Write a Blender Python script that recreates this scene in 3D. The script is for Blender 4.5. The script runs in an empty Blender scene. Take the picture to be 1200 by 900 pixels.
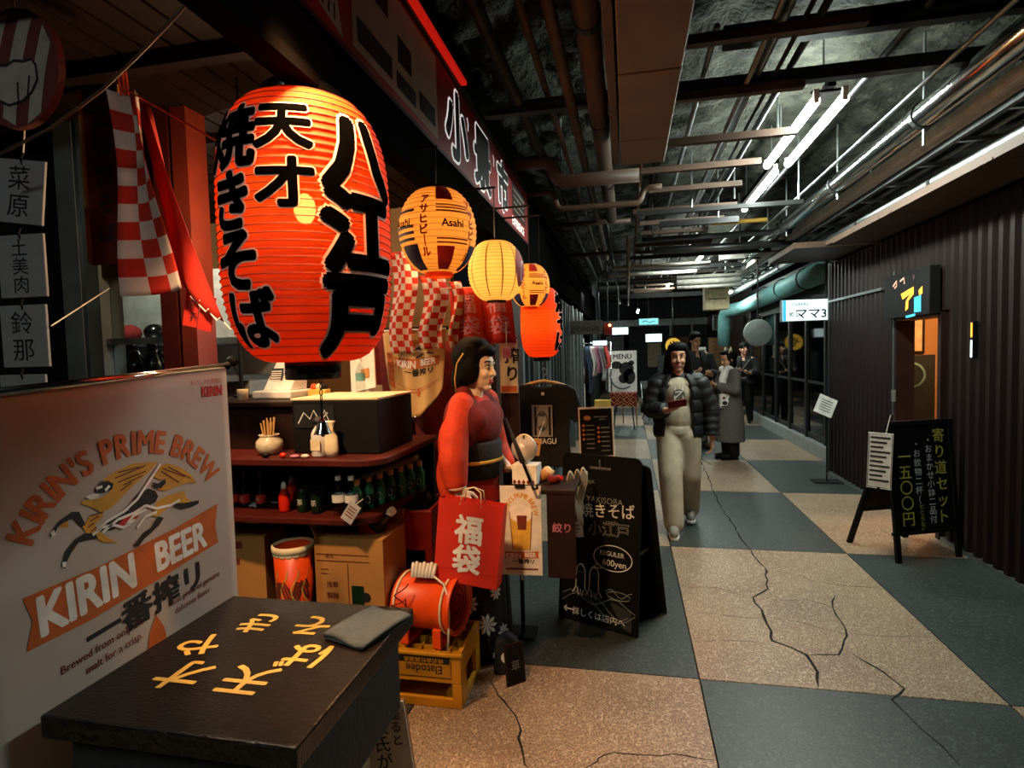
import bpy, bmesh, math, random
from mathutils import Vector as V, Matrix
from mathutils.geometry import tessellate_polygon
random.seed(7)
C = bpy.context.scene.collection
S = bpy.context.scene
PI = math.pi
# ---------------------------------------------------------------- camera (solved from the floor tile grid)
EYE = 1.55; F = 663.0
def _n(v): return V(v).normalized()
cy_ = _n((136, 39, -F)); cl_ = _n((-3220, -51, -F))
cx_ = -(cl_ - cy_ * cl_.dot(cy_)); cx_.normalize(); cz_ = cx_.cross(cy_)
RM = Matrix((cx_, cy_, cz_))                    # camera axes -> world axes
cam = bpy.data.objects.new('camera', bpy.data.cameras.new('camera'))
cam.matrix_world = Matrix.Translation((0, 0, EYE)) @ RM.to_4x4()
cam.data.sensor_width = 36; cam.data.lens = F / 1200 * 36; cam.data.clip_start = .02
C.objects.link(cam); S.camera = cam
def ray(px, py): return RM @ _n((px - 600, 450 - py, -F))
def onfloor(px, py, z=0):
    d = ray(px, py); t = (z - EYE) / d.z; return V((d.x * t, d.y * t, z))
# ---------------------------------------------------------------- world, exposure
w = bpy.data.worlds.new('world'); S.world = w; w.use_nodes = True
w.node_tree.nodes['Background'].inputs[0].default_value = (.6, .75, .8, 1)
w.node_tree.nodes['Background'].inputs[1].default_value = .006
S.view_settings.view_transform = 'Standard'; S.view_settings.look = 'None'
S.view_settings.gamma = 1; S.view_settings.use_curve_mapping = False
S.view_settings.exposure = 0.0
S.cycles.use_denoising = True
S.cycles.max_bounces = 6; S.cycles.diffuse_bounces = 3; S.cycles.transparent_max_bounces = 12
S.cycles.sample_clamp_indirect = 4
# ---------------------------------------------------------------- large lights (some have bulbs built below, others are added without a fixture)
TUBE = 190.0                                    # emission of the fluorescent tubes
def lamp(kind, loc, e, col, size=.05, rot=None, **k):
    l = bpy.data.lights.new(kind.lower() + '_light', kind); l.energy = e; l.color = col
    if kind == 'AREA': l.size = size; l.shape = 'RECTANGLE' if 'size_y' in k else 'SQUARE'
    else: l.shadow_soft_size = size
    for a, b in k.items(): setattr(l, a, b)
    o = bpy.data.objects.new(kind.lower() + '_light', l); o.location = loc
    if rot: o.rotation_euler = rot
    C.objects.link(o); return o
WARM = (1, .50, .20)
lamp('SPOT', (-.72, 1.25, 2.50), 210, WARM, .05, (.46, -.02, 0), spot_size=1.25, spot_blend=.6)   # clip lamp on the fascia, above the frame
lamp('SPOT', (-1.45, 1.20, 2.60), 210, (1, .60, .30), .05, (.56, -.06, 0), spot_size=1.0, spot_blend=.6)   # unseen spot added at the soffit's near end to brighten the counter
lamp('POINT', (-1.75, 2.38, 2.2), 30, (1, .66, .36), .05); lamp('POINT', (-3.0, 2.95, 2.3), 34, (1, .85, .65), .05)      # unseen pendants added to brighten the counter and the kitchen
lamp('POINT', (-1.0, 2.95, 2.22), 22, WARM, .04)            # unseen bulb added behind the awning for more warm light
lamp('POINT', (3.2, 6.0, 2.1), 75, (1, .5, .2), .06)       # unseen light added to brighten the right-hand doorway inside
# ---------------------------------------------------------------- materials
def lin(h):
    h = h.lstrip('#'); r = [int(h[i:i + 2], 16) / 255 for i in (0, 2, 4)]
    return [c / 12.92 if c <= .04045 else ((c + .055) / 1.055) ** 2.4 for c in r]
MT = {}
def pm(name, hx='#808080', rough=.6, metal=0, var=.18, scale=14, bump=.0, bs=60, emit=0, trans=0, alpha=1, spec=.5, thru=0, stretch=(1, 1, 1), ecol=None):
    if name in MT: return MT[name]
    m = bpy.data.materials.new(name); m.use_nodes = True; nt = m.node_tree; N = nt.nodes; L = nt.links
    b = N['Principled BSDF']; c = lin(hx)
    tc = N.new('ShaderNodeTexCoord'); mp = N.new('ShaderNodeMapping'); mp.inputs['Scale'].default_value = stretch
    L.new(tc.outputs['Object'], mp.inputs['Vector'])
    nz = N.new('ShaderNodeTexNoise'); nz.inputs['Scale'].default_value = scale; nz.inputs['Detail'].default_value = 4
    L.new(mp.outputs[0], nz.inputs['Vector'])
    r = N.new('ShaderNodeValToRGB'); L.new(nz.outputs['Fac'], r.inputs[0])
    r.color_ramp.elements[0].position = .3; r.color_ramp.elements[1].position = .7
    r.color_ramp.elements[0].color = (*[x * (1 - var) for x in c], 1); r.color_ramp.elements[1].color = (*[min(1, x * (1 + var)) for x in c], 1)
    L.new(r.outputs[0], b.inputs['Base Color'])
    b.inputs['Roughness'].default_value = rough; b.inputs['Metallic'].default_value = metal
    b.inputs['Specular IOR Level'].default_value = spec
    if bump:
        n2 = N.new('ShaderNodeTexNoise'); n2.inputs['Scale'].default_value = bs; n2.inputs['Detail'].default_value = 3
        L.new(mp.outputs[0], n2.inputs['Vector'])
        bp = N.new('ShaderNodeBump'); bp.inputs['Strength'].default_value = bump; bp.inputs['Distance'].default_value = .02
        L.new(n2.outputs['Fac'], bp.inputs['Height']); L.new(bp.outputs[0], b.inputs['Normal'])
    if emit:
        b.inputs['Emission Color'].default_value = (*(lin(ecol) if ecol else c), 1); b.inputs['Emission Strength'].default_value = emit
    if trans or alpha < 1:
        if trans == 'glass':
            b.inputs['Transmission Weight'].default_value = 1; b.inputs['IOR'].default_value = 1.3
        elif trans == 'pane':                      # thin pane: see-through with a gloss
            t = N.new('ShaderNodeBsdfTransparent'); t.inputs[0].default_value = (*c, 1)
            g = N.new('ShaderNodeBsdfGlossy'); g.inputs['Roughness'].default_value = .04
            f = N.new('ShaderNodeFresnel'); f.inputs[0].default_value = 1.5
            x = N.new('ShaderNodeMixShader'); ge = N.new('ShaderNodeNewGeometry'); iv = N.new('ShaderNodeMath'); iv.operation = 'SUBTRACT'; iv.inputs[0].default_value = 1; L.new(ge.outputs['Backfacing'], iv.inputs[1]); mu = N.new('ShaderNodeMath'); mu.operation = 'MULTIPLY'; L.new(f.outputs[0], mu.inputs[0]); L.new(iv.outputs[0], mu.inputs[1]); L.new(mu.outputs[0], x.inputs[0]); L.new(t.outputs[0], x.inputs[1]); L.new(g.outputs[0], x.inputs[2])
            L.new(x.outputs[0], N['Material Output'].inputs[0])
        elif trans:
            t = N.new('ShaderNodeBsdfTranslucent'); L.new(r.outputs[0], t.inputs[0])
            x = N.new('ShaderNodeMixShader'); x.inputs[0].default_value = trans
            L.new(b.outputs[0], x.inputs[1]); L.new(t.outputs[0], x.inputs[2]); L.new(x.outputs[0], N['Material Output'].inputs[0])
            if thru:                               # the bulb shows faintly through the paper
                y = N.new('ShaderNodeMixShader'); y.inputs[0].default_value = thru; z = N.new('ShaderNodeBsdfTransparent'); z.inputs[0].default_value = (1, .8, .35, 1)
                L.new(x.outputs[0], y.inputs[1]); L.new(z.outputs[0], y.inputs[2]); L.new(y.outputs[0], N['Material Output'].inputs[0])
        else: b.inputs['Alpha'].default_value = alpha
    MT[name] = m; return m
def terrazzo(name, a, b_, chip, rough=.45):
    m = bpy.data.materials.new(name); m.use_nodes = True; nt = m.node_tree; N = nt.nodes; L = nt.links; b = N['Principled BSDF']
    g = N.new('ShaderNodeNewGeometry')
    nz = N.new('ShaderNodeTexNoise'); nz.inputs['Scale'].default_value = 1.7; nz.inputs['Detail'].default_value = 6; L.new(g.outputs['Position'], nz.inputs['Vector'])
    r = N.new('ShaderNodeValToRGB'); L.new(nz.outputs['Fac'], r.inputs[0]); e = r.color_ramp.elements
    e[0].position = .32; e[1].position = .68; e[0].color = (*lin(a), 1); e[1].color = (*lin(b_), 1)
    vo = N.new('ShaderNodeTexVoronoi'); vo.inputs['Scale'].default_value = 75; L.new(g.outputs['Position'], vo.inputs['Vector'])
    n2 = N.new('ShaderNodeTexNoise'); n2.inputs['Scale'].default_value = 110; n2.inputs['Detail'].default_value = 2; L.new(g.outputs['Position'], n2.inputs['Vector'])
    r2 = N.new('ShaderNodeValToRGB'); L.new(vo.outputs['Color'], r2.inputs[0]); r2.color_ramp.elements[0].position = .55; r2.color_ramp.elements[1].position = .95
    mx = N.new('ShaderNodeMix'); mx.data_type = 'RGBA'; L.new(r2.outputs[0], mx.inputs[0]); L.new(r.outputs[0], mx.inputs[6]); mx.inputs[7].default_value = (*lin(chip), 1)
    r3 = N.new('ShaderNodeValToRGB'); L.new(n2.outputs['Fac'], r3.inputs[0]); r3.color_ramp.elements[0].position = .38; r3.color_ramp.elements[1].position = .62
    r3.color_ramp.elements[0].color = (.38, .38, .38, 1)
    m2 = N.new('ShaderNodeMix'); m2.data_type = 'RGBA'; m2.blend_type = 'MULTIPLY'; m2.inputs[0].default_value = 1
    L.new(mx.outputs[2], m2.inputs[6]); L.new(r3.outputs[0], m2.inputs[7]); L.new(m2.outputs[2], b.inputs['Base Color'])
    b.inputs['Roughness'].default_value = rough
    bp = N.new('ShaderNodeBump'); bp.inputs['Strength'].default_value = .5; bp.inputs['Distance'].default_value = .003
    L.new(n2.outputs['Fac'], bp.inputs['Height']); L.new(bp.outputs[0], b.inputs['Normal'])
    MT[name] = m; return m
def M(n): return MT[n]
for a in (('black', '#0d0c0d', .6, 0, .18, 14, 0, 60, 0, 0, 1, .2), ('black_gloss', '#0a0a0b', .2), ('black_cloth', '#131214', .9, 0, .3, 30, .2), ('white', '#dcd8cf', .6), ('white_paper', '#d8d5cc', .75), ('cream', '#e0cfa6', .7),
          ('print_black', '#0b0a0b', .7), ('print_white', '#e8e4dc', .7), ('print_red', '#b01f14', .7), ('print_orange', '#b85a18', .65), ('print_gold', '#c8912a', .6), ('print_brown', '#6e2c16', .7),
          ('gold', '#e0b452', .35), ('red_cloth', '#b3200f', .85, 0, .2, 25, .1), ('dark_red_cloth', '#6b0f0a', .9, 0, .25, 20, .15), ('orange_cloth', '#cf3a12', .8, 0, .15, 25, .1),
          ('steel', '#8d9494', .35, .85, .2, 9), ('dark_steel', '#2a2b2c', .5, .6, .3, 9), ('grey_paint', '#4a5253', .55, .1, .25, 6), ('chrome', '#c9cccc', .15, 1), ('brown_paint', '#4a3527', .6, 0, .3, 5),
          ('duct', '#6b5746', .55, .15, .18, 3), ('dark_wood', '#22120e', .5, 0, .35, 8, .1, 40, 0, 0, 1, .25), ('red_wood', '#4a150e', .55, 0, .3, 8, 0, 60, 0, 0, 1, .25), ('wood', '#8a5a2c', .5, 0, .3, 12), ('pale_wood', '#c79a5c', .6, 0, .2, 18),
          ('skin', '#c08d6e', .5, 0, .06), ('skin_white', '#d9c4ae', .45, 0, .05), ('hair', '#070505', .7, 0, .3, 40, 0, 60, 0, 0, 1, .12), ('navy', '#07090d', .6, 0, .25, 12, .15, 25), ('grey_coat', '#5a554f', .9, 0, .15, 40), ('beige_cloth', '#b3a58c', .85, 0, .12, 14, .1, 40),
          ('cardboard', '#b07a3c', .8, 0, .12, 6), ('orange_paint', '#e64a0e', .4, 0, .1), ('red_plastic', '#b8280f', .4, 0, .1), ('yellow_plastic', '#c98a18', .42, 0, .15, 6), ('brown_plastic', '#6a4020', .5),
          ('chalk', '#c9cfcb', .95), ('chalk_yellow', '#b9b24a', .95), ('chalk_grey', '#6f7775', .95), ('board', '#060707', .7, 0, .2, 14, 0, 60, 0, 0, 1, .15), ('ceramic', '#c9bda0', .35, 0, .15, 60), ('green_can', '#16321f', .3, .4), ('green_label', '#1f8a52', .4),
          ('sauce_red', '#d0240e', .25), ('navy_print', '#152050', .7), ('screen', '#3a4a55', .2), ('denim', '#1d3550', .8), ('pink', '#b06a80', .7), ('teal', '#5e8f90', .5), ('grey_cloth', '#4c565b', .95, 0, .12, 60, .3, 200), ('yellow_print', '#d8b045', .7),
          ('beige_panel', '#50392b', .7, 0, .12, 4), ('corrugated', '#150706', .55, 0, .25, 4, 0, 60, 0, 0, 1, .22), ('plaster', '#b08a5c', .85, 0, .08, 5), ('tile_wall', '#8a8f8c', .5), ('rope', '#d8cfc0', .9), ('shutter', '#2a2f30', .5, .3, .25, 6, 0, 60, 0, 0, 1, .3)):
    pm(*a)
pm('soffit_wood', '#170a07', .7, 0, .3, 8, spec=.15); pm('red_post', '#6a1f0e', .6, 0, .2, 6)
pm('matte_black', '#0b0a0a', .95, spec=.0)
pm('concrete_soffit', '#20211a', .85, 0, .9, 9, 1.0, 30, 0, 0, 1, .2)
pm('tube_glow', '#e6fbff', emit=TUBE, ecol='#e8f4ea')
pm('bulb_glow', '#ffd9a0', emit=14, ecol='#ffb868')
pm('bulb_inner', '#fff0d0', emit=40, ecol='#ffe2a0')
pm('sign_lit', '#d9eef2', emit=1.25, ecol='#d5eef0')
pm('sign_teal', '#7fd0d6', emit=.8, ecol='#5fb8c4')
pm('sign_cyan', '#38a8d8', emit=1.0, ecol='#38a8d8')
pm('sign_amber', '#ffb030', emit=1.1, ecol='#ffa030')
pm('sign_red_lit', '#d81c10', emit=.5, ecol='#d81c10')
pm('sign_pink', '#ffb090', emit=.9, ecol='#ff9070')
pm('glass', '#f4fbfa', .05, trans='glass', var=0)
pm('pane_clear', '#e6eeee', .05, trans='pane', var=0)
pm('pane', '#9fb0b0', .05, trans='pane', var=0)
pm('clear_plastic', '#e8f0f0', .1, trans='pane', var=0)
pm('paper_red', '#f5520f', .7, trans=.62, var=.05, thru=.035)
pm('paper_amber', '#f6b04c', .7, trans=.62, var=.05)
pm('paper_yellow', '#f2c566', .7, trans=.62, var=.06)
pm('ink_black', '#030303', .9, spec=0)
pm('ink_pink', '#f0b0a0', .7)
pm('rib', '#5c0d04', .8); pm('rib_amber', '#7a4a20', .8)
terrazzo('tile_light', '#93765c', '#b3977a', '#cdb79a')
terrazzo('tile_dark', '#2c3332', '#3c4442', '#555c59')
pm('crack', '#0b0a09', .95)
# ---------------------------------------------------------------- mesh builder
class B:
    def __init__(s): s.v = []; s.f = []
    def add(s, vs, fs):
        k = len(s.v); s.v += [tuple(x) for x in vs]; s.f += [tuple(i + k for i in f) for f in fs]; return s
    def box(s, c, d, R=None):
        c = V(c); h = V(d) / 2
        vs = [V((a * h.x, b * h.y, e * h.z)) for a in (-1, 1) for b in (-1, 1) for e in (-1, 1)]
        if R is not None: vs = [R @ x for x in vs]
        return s.add([c + x for x in vs], [(0, 1, 3, 2), (4, 6, 7, 5), (0, 4, 5, 1), (2, 3, 7, 6), (0, 2, 6, 4), (1, 5, 7, 3)])
    def bb(s, x0, x1, y0, y1, z0, z1): return s.box(((x0 + x1) / 2, (y0 + y1) / 2, (z0 + z1) / 2), (x1 - x0, y1 - y0, z1 - z0))
    def tube(s, pts, r, n=8, cap=True):
        pts = [V(p) for p in pts]; rs = r if isinstance(r, (list, tuple)) else [r] * len(pts); up = None; vs = []; fs = []
        for i, p in enumerate(pts):
            t = (pts[min(i + 1, len(pts) - 1)] - pts[max(i - 1, 0)]).normalized()
            if up is None: up = t.orthogonal().normalized()
            up = (up - t * up.dot(t)).normalized(); w_ = t.cross(up)
            vs += [p + (up * math.cos(2 * PI * k / n) + w_ * math.sin(2 * PI * k / n)) * rs[i] for k in range(n)]
        for i in range(len(pts) - 1):
            fs += [(i * n + k, i * n + (k + 1) % n, (i + 1) * n + (k + 1) % n, (i + 1) * n + k) for k in range(n)]
        if cap: fs += [tuple(range(n))[::-1], tuple((len(pts) - 1) * n + k for k in range(n))]
        return s.add(vs, fs)
    def lathe(s, prof, n=24, c=(0, 0, 0), R=None, cap=True, sx=1, sy=1):
        c = V(c); vs = []; fs = []
        for r, z in prof:
            for k in range(n):
                p = V((r * sx * math.cos(2 * PI * k / n), r * sy * math.sin(2 * PI * k / n), z)); vs.append(c + (R @ p if R is not None else p))
        m = len(prof)
        for i in range(m - 1): fs += [(i * n + k, i * n + (k + 1) % n, (i + 1) * n + (k + 1) % n, (i + 1) * n + k) for k in range(n)]
        if cap: fs += [tuple(range(n))[::-1], tuple((m - 1) * n + k for k in range(n))]
        return s.add(vs, fs)
    def ell(s, c, r, R=None, n=14, m=9):
        pr = [(max(1e-4, math.sin(PI * i / m)), -math.cos(PI * i / m)) for i in range(m + 1)]
        c = V(c); D = Matrix.Diagonal(V(r)); D = (R @ D) if R is not None else D
        return s.lathe(pr, n, c, D)
    def cap(s, a, b, ra, rb, n=10):              # tapered capsule
        a = V(a); b = V(b); d = b - a; L = max(d.length, 1e-5); Q = d.to_track_quat('Z', 'Y').to_matrix(); pr = []
        for i in range(5): t = -PI / 2 + i * PI / 8; pr.append((max(1e-4, ra * math.cos(t)), ra * math.sin(t)))
        for i in range(5): t = i * PI / 8; pr.append((max(1e-4, rb * math.cos(t)), L + rb * math.sin(t)))
        return s.lathe(pr, n, a, Q)
    def prism(s, poly, z0, z1, f=lambda x, y, z: (x, y, z)):
        n = len(poly); vs = [f(x, y, z0) for x, y in poly] + [f(x, y, z1) for x, y in poly]
        return s.add(vs, [tuple(range(n))[::-1], tuple(range(n, 2 * n))] + [(i, (i + 1) % n, n + (i + 1) % n, n + i) for i in range(n)])
    def sheet(s, fn, nu, nv, th=.002):           # thin cloth / paper with real thickness
        P = [[V(fn(i / nu, j / nv)) for j in range(nv + 1)] for i in range(nu + 1)]; W = nv + 1; T = (nu + 1) * W; a = []; b = []
        for i in range(nu + 1):
            for j in range(nv + 1):
                du = P[min(i + 1, nu)][j] - P[max(i - 1, 0)][j]; dv = P[i][min(j + 1, nv)] - P[i][max(j - 1, 0)]
                n = du.cross(dv); n = n.normalized() if n.length > 1e-9 else V((0, 0, 1)); a.append(P[i][j] + n * th / 2); b.append(P[i][j] - n * th / 2)
        fs = []
        for i in range(nu):
            for j in range(nv):
                q = (i * W + j, (i + 1) * W + j, (i + 1) * W + j + 1, i * W + j + 1); fs += [q, tuple(x + T for x in q[::-1])]
        rim = [i * W for i in range(nu + 1)] + [nu * W + j for j in range(1, W)] + [i * W + nv for i in range(nu - 1, -1, -1)] + [j for j in range(nv - 1, 0, -1)]
        for i in range(len(rim)): p, q = rim[i], rim[(i + 1) % len(rim)]; fs.append((q, p, p + T, q + T))
        return s.add(a + b, fs)
    def mesh(s, name, mat, smooth=False):
        me = bpy.data.meshes.new(name); me.from_pydata(s.v, [], s.f); me.materials.append(MT[mat] if isinstance(mat, str) else mat)
        if smooth: me.polygons.foreach_set('use_smooth', [True] * len(me.polygons))
        me.update(); return me
    def to(s, name, mat, parent=None, smooth=False, bevel=0, loc=None, rot=None, remesh=0, sm=0, **pr):
        o = bpy.data.objects.new(name, s.mesh(name, mat, smooth or remesh > 0)); C.objects.link(o)
        if parent is not None: o.parent = parent
        if loc is not None: o.location = loc
        if rot is not None: o.rotation_euler = rot
        if bevel:
            b = o.modifiers.new('b', 'BEVEL'); b.width = bevel; b.segments = 2; b.limit_method = 'ANGLE'
        if remesh:
            r = o.modifiers.new('r', 'REMESH'); r.mode = 'VOXEL'; r.voxel_size = remesh; r.use_smooth_shade = True
            if sm: k = o.modifiers.new('s', 'SMOOTH'); k.factor = .5; k.iterations = sm
        for a, b in pr.items(): o[a] = b
        return o
def bbx(*a): return B().bb(*a)
def RZ(a): return Matrix.Rotation(a, 3, 'Z')
def RX(a): return Matrix.Rotation(a, 3, 'X')
def RY(a): return Matrix.Rotation(a, 3, 'Y')
def tag(o, label, cat, group=None, kind=None):
    o['label'] = label; o['category'] = cat
    if group: o['group'] = group
    if kind: o['kind'] = kind
    return o
def thing(name, label, cat, loc=(0, 0, 0), rz=0, group=None, rot=None):
    o = bpy.data.objects.new(name, None); C.objects.link(o); o.empty_display_size = .1; o.location = loc
    o.rotation_euler = rot if rot else (0, 0, rz); return tag(o, label, cat, group)
def struct(o): o['kind'] = 'structure'; return o
def dup(root, loc, rz=None, label=None, group=None, scale=None):
    r = root.copy(); C.objects.link(r); r.location = loc
    if rz is not None: r.rotation_euler.z = rz
    if scale: r.scale = scale
    if label: r['label'] = label
    if group: r['group'] = group
    for ch in KIDS.get(root.name) or root.children:
        c = ch.copy(); C.objects.link(c); c.parent = r
        for g in ch.children: d = g.copy(); C.objects.link(d); d.parent = c
    return r
KIDS = {}
# ---------------------------------------------------------------- flat print: lettering, drawings
_gc = {}
def glyphs(s, bold=0):
    bold = 0; k = (s, bold)
    if k not in _gc:
        c = bpy.data.curves.new('type', 'FONT'); c.body = s; c.size = 1; c.offset = bold; c.resolution_u = 3
        o = bpy.data.objects.new('type', c); me = o.to_mesh()
        vs = [(v.co.x, v.co.y) for v in me.vertices]; fs = [tuple(p.vertices) for p in me.polygons]
        o.to_mesh_clear(); bpy.data.objects.remove(o); bpy.data.curves.remove(c)
        xs = [v[0] for v in vs] or [0]; _gc[k] = (vs, fs, min(xs), max(xs))
    return _gc[k]
class Face:
    """a plane (origin o, right u, up v) on a thing, or a curved skin through warp(x, y, lift)"""
    def __init__(s, parent, o=(0, 0, 0), u=(1, 0, 0), v=(0, 0, 1), warp=None, grid=0):
        s.p = parent; s.o = V(o); s.u = V(u).normalized(); s.v = V(v).normalized(); s.n = s.u.cross(s.v); s.warp = warp; s.grid = grid
    def pt(s, x, y, lift): return s.warp(x, y, lift) if s.warp else s.o + s.u * x + s.v * y + s.n * lift
    def out(s, vs, fs, mat, lift, name, **pr):
        vs = [v if len(v) > 2 else (*v, 0) for v in vs]
        if s.grid:
            bm = bmesh.new(); bv = [bm.verts.new(v) for v in vs]
            for f in fs:
                try: bm.faces.new([bv[i] for i in f])
                except ValueError: pass
            for ax in (0, 1):
                lo = min(v[ax] for v in vs); hi = max(v[ax] for v in vs); q = math.floor(lo / s.grid) * s.grid
                while q < hi:
                    co = [0, 0, 0]; no = [0, 0, 0]; co[ax] = q; no[ax] = 1
                    bmesh.ops.bisect_plane(bm, geom=bm.verts[:] + bm.edges[:] + bm.faces[:], plane_co=co, plane_no=no, dist=1e-6); q += s.grid
            bm.verts.index_update(); vs = [tuple(v.co) for v in bm.verts]; fs = [tuple(v.index for v in f.verts) for f in bm.faces]; bm.free()
        return B().add([s.pt(x, y, lift + z) for x, y, z in vs], fs).to(name, mat, s.p, **pr)
    def text(s, items, mat, lift=.0015, bold=0, name='lettering', rot=0, **pr):
        vs = []; fs = []
        for it in items:
            t, x, y, size = it[:4]; al = it[4] if len(it) > 4 else 'l'; xs = it[5] if len(it) > 5 else 1; an = it[6] if len(it) > 6 else rot
            gv, gf, x0, x1 = glyphs(t, bold); ox = {'l': -x0, 'c': -(x0 + x1) / 2, 'r': -x1}[al]; ca, sa = math.cos(an), math.sin(an)
            oy = -.38 if al == 'c' else 0
            n = 0 if bold < .004 else (10 if bold > .04 else 6)      # heavier strokes: the outline swept round a small circle
            for qi, (da, db) in enumerate([(0, 0)] + [(bold * math.cos(2 * PI * q / n), bold * math.sin(2 * PI * q / n)) for q in range(n)]):
                k = len(vs); dl = -qi * .00008
                for a, b in gv:
                    a = ((a + ox) * xs + da) * size; b = (b + oy + db) * size; vs.append((x + a * ca - b * sa, y + a * sa + b * ca, dl))
                fs += [tuple(i + k for i in f) for f in gf]
        if vs: return s.out(vs, fs, mat, lift, name, **pr)
    def column(s, t, x, y, size, step=None, xs=1): return [(c, x, y - i * (step or size * 1.02), size, 'c', xs) for i, c in enumerate(t) if c != ' ']
    def poly(s, polys, mat, lift=.001, name='print', **pr):
        vs = []; fs = []
        for p in polys:
            k = len(vs); vs += [tuple(q) for q in p]; fs += [tuple(i + k for i in f) for f in tessellate_polygon([[V((a, b, 0)) for a, b in p]])]
        return s.out(vs, fs, mat, lift, name, **pr)
    def rect(s, x0, y0, x1, y1, mat, lift=.001, name='print', **pr): return s.poly([[(x0, y0), (x1, y0), (x1, y1), (x0, y1)]], mat, lift, name, **pr)
    def line(s, lines, w_, mat, lift=.0015, name='drawing', close=False, **pr):
        vs = []; fs = []
        for ln in lines:
            P = [V((a, b)) for a, b in ln]
            if close: P.append(P[0])
            k = len(vs)
            for i, p in enumerate(P):
                d = P[min(i + 1, len(P) - 1)] - P[max(i - 1, 0)]; d = d.normalized() if d.length > 1e-9 else V((1, 0)); n = V((-d.y, d.x)) * w_ / 2
                vs += [tuple(p + n), tuple(p - n)]
            fs += [(k + 2 * i, k + 2 * i + 1, k + 2 * i + 3, k + 2 * i + 2) for i in range(len(P) - 1)]
        return s.out(vs, fs, mat, lift, name, **pr)
def circ(cx, cy, rx, ry=None, n=20, a0=0, a1=2 * PI):
    ry = ry or rx; m = n if abs(a1 - a0 - 2 * PI) < 1e-6 else n + 1
    return [(cx + rx * math.cos(a0 + (a1 - a0) * i / n), cy + ry * math.sin(a0 + (a1 - a0) * i / n)) for i in range(m)]
def box_thing(name, label, cat, loc, size, mat, rz=0, bevel=.004, group=None):
    o = bbx(-size[0] / 2, size[0] / 2, -size[1] / 2, size[1] / 2, 0, size[2]).to(name, mat, bevel=bevel, loc=loc, rot=(0, 0, rz)); return tag(o, label, cat, group)
# ================================================================ THE SETTING
TX, TY, TW, TD = .305, 2.70, 1.265, 1.845
fl = struct(bbx(-3.5, 6.7, -1.2, 24.9, -.08, -.014).to('floor', 'crack'))
tiles = {m: B().box((0, 0, -.009), (TW - .007, TD - .007, .018)).mesh('tile', m) for m in ('tile_light', 'tile_dark')}
for k in range(-3, 5):
    for j in range(-2, 12):
        o = bpy.data.objects.new('tile', tiles['tile_light' if (k + j) % 2 == 0 else 'tile_dark']); C.objects.link(o)
        o.parent = fl; o.location = (TX + TW * (k + .5), TY + TD * (j + .5), 0)
def crack(px, w0=.007):
    P = [onfloor(*p) for p in px]; Q = [P[0]]
    for a, b in zip(P, P[1:]):
        n = max(2, int((b - a).length / .07))
        for i in range(1, n + 1):
            q = a.lerp(b, i / n)
            if i < n: q += V((random.uniform(-.011, .011), random.uniform(-.011, .011), 0))
            Q.append(q)
    b = B(); vs = []
    for i, p in enumerate(Q):
        d = (Q[min(i + 1, len(Q) - 1)] - Q[max(i - 1, 0)]).normalized(); wv = w0 * (.25 if i in (0, len(Q) - 1) else random.uniform(.5, 1.2)); n = V((-d.y, d.x, 0)) * wv / 2
        vs += [p + n + V((0, 0, .0007)), p - n + V((0, 0, .0007))]
    b.add(vs, [(2 * i, 2 * i + 1, 2 * i + 3, 2 * i + 2) for i in range(len(Q) - 1)]).to('crack', 'crack', fl)
Z2 = lambda L: [(600 + u / 2, 500 + v / 2) for u, v in L]
crack(Z2([(415, 60), (470, 90), (440, 75), (465, 130), (485, 180), (530, 250), (560, 290), (592, 330)]), .012)
crack(Z2([(592, 330), (600, 380), (565, 400), (590, 445), (608, 480), (610, 502), (690, 535), (716, 575), (718, 612)]), .016)
crack(Z2([(758, 395), (752, 425), (770, 455), (785, 490), (766, 535), (695, 535)]), .011)
crack(Z2([(795, 532), (870, 575), (920, 615), (890, 640), (960, 710), (1050, 795)]), .011)
for L in ([(395, 375), (480, 378), (560, 402)], [(600, 335), (680, 350), (700, 362), (790, 374), (880, 380)], [(612, 408), (690, 405), (760, 425)], [(425, 503), (520, 502), (600, 508)],
          [(610, 450), (660, 455), (730, 475), (775, 485), (850, 490), (980, 495)], [(410, 432), (480, 440), (590, 450)], [(860, 240), (880, 250), (895, 268)]): crack(Z2(L), .005)
Z4 = lambda L: [(560 + u / 4, 740 + v / 4) for u, v in L]
crack(Z4([(55, 230), (95, 300), (140, 350), (195, 440), (190, 500), (215, 590), (235, 640)]), .010)
crack(Z4([(480, 660), (560, 610), (590, 580), (700, 575), (860, 584), (980, 583), (1110, 605)]), .008)
# walls
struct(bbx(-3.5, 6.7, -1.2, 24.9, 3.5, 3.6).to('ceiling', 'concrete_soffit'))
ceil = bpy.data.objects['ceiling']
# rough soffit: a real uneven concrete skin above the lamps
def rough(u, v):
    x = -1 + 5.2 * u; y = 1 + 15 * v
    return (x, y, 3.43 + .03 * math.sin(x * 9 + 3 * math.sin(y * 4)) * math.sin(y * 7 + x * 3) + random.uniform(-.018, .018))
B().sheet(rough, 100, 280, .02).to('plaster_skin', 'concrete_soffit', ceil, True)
wr = struct(bbx(2.405, 2.5, 1.2, 4.96, 0, 2.53).to('wall_right', 'corrugated'))
bbx(2.405, 2.5, 5.76, 7.46, 0, 2.53).to('panel', 'corrugated', wr)
bbx(2.405, 2.5, 4.96, 5.76, 1.79, 2.53).to('panel', 'corrugated', wr)
rib = B().prism([(-.034, .0), (-.020, -.028), (.020, -.028), (.034, 0)], 0, 1, lambda x, y, z: (y, x, z))
for y in [1.25 + .112 * i for i in range(56)]:
    door = 4.94 < y < 5.78
    if y > 7.45: break
    o = rib.to('panel_rib', 'corrugated', wr, loc=(2.405, y, 1.80 if door else .03)); o.scale = (1, 1, .72 if door else 2.49)
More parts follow.
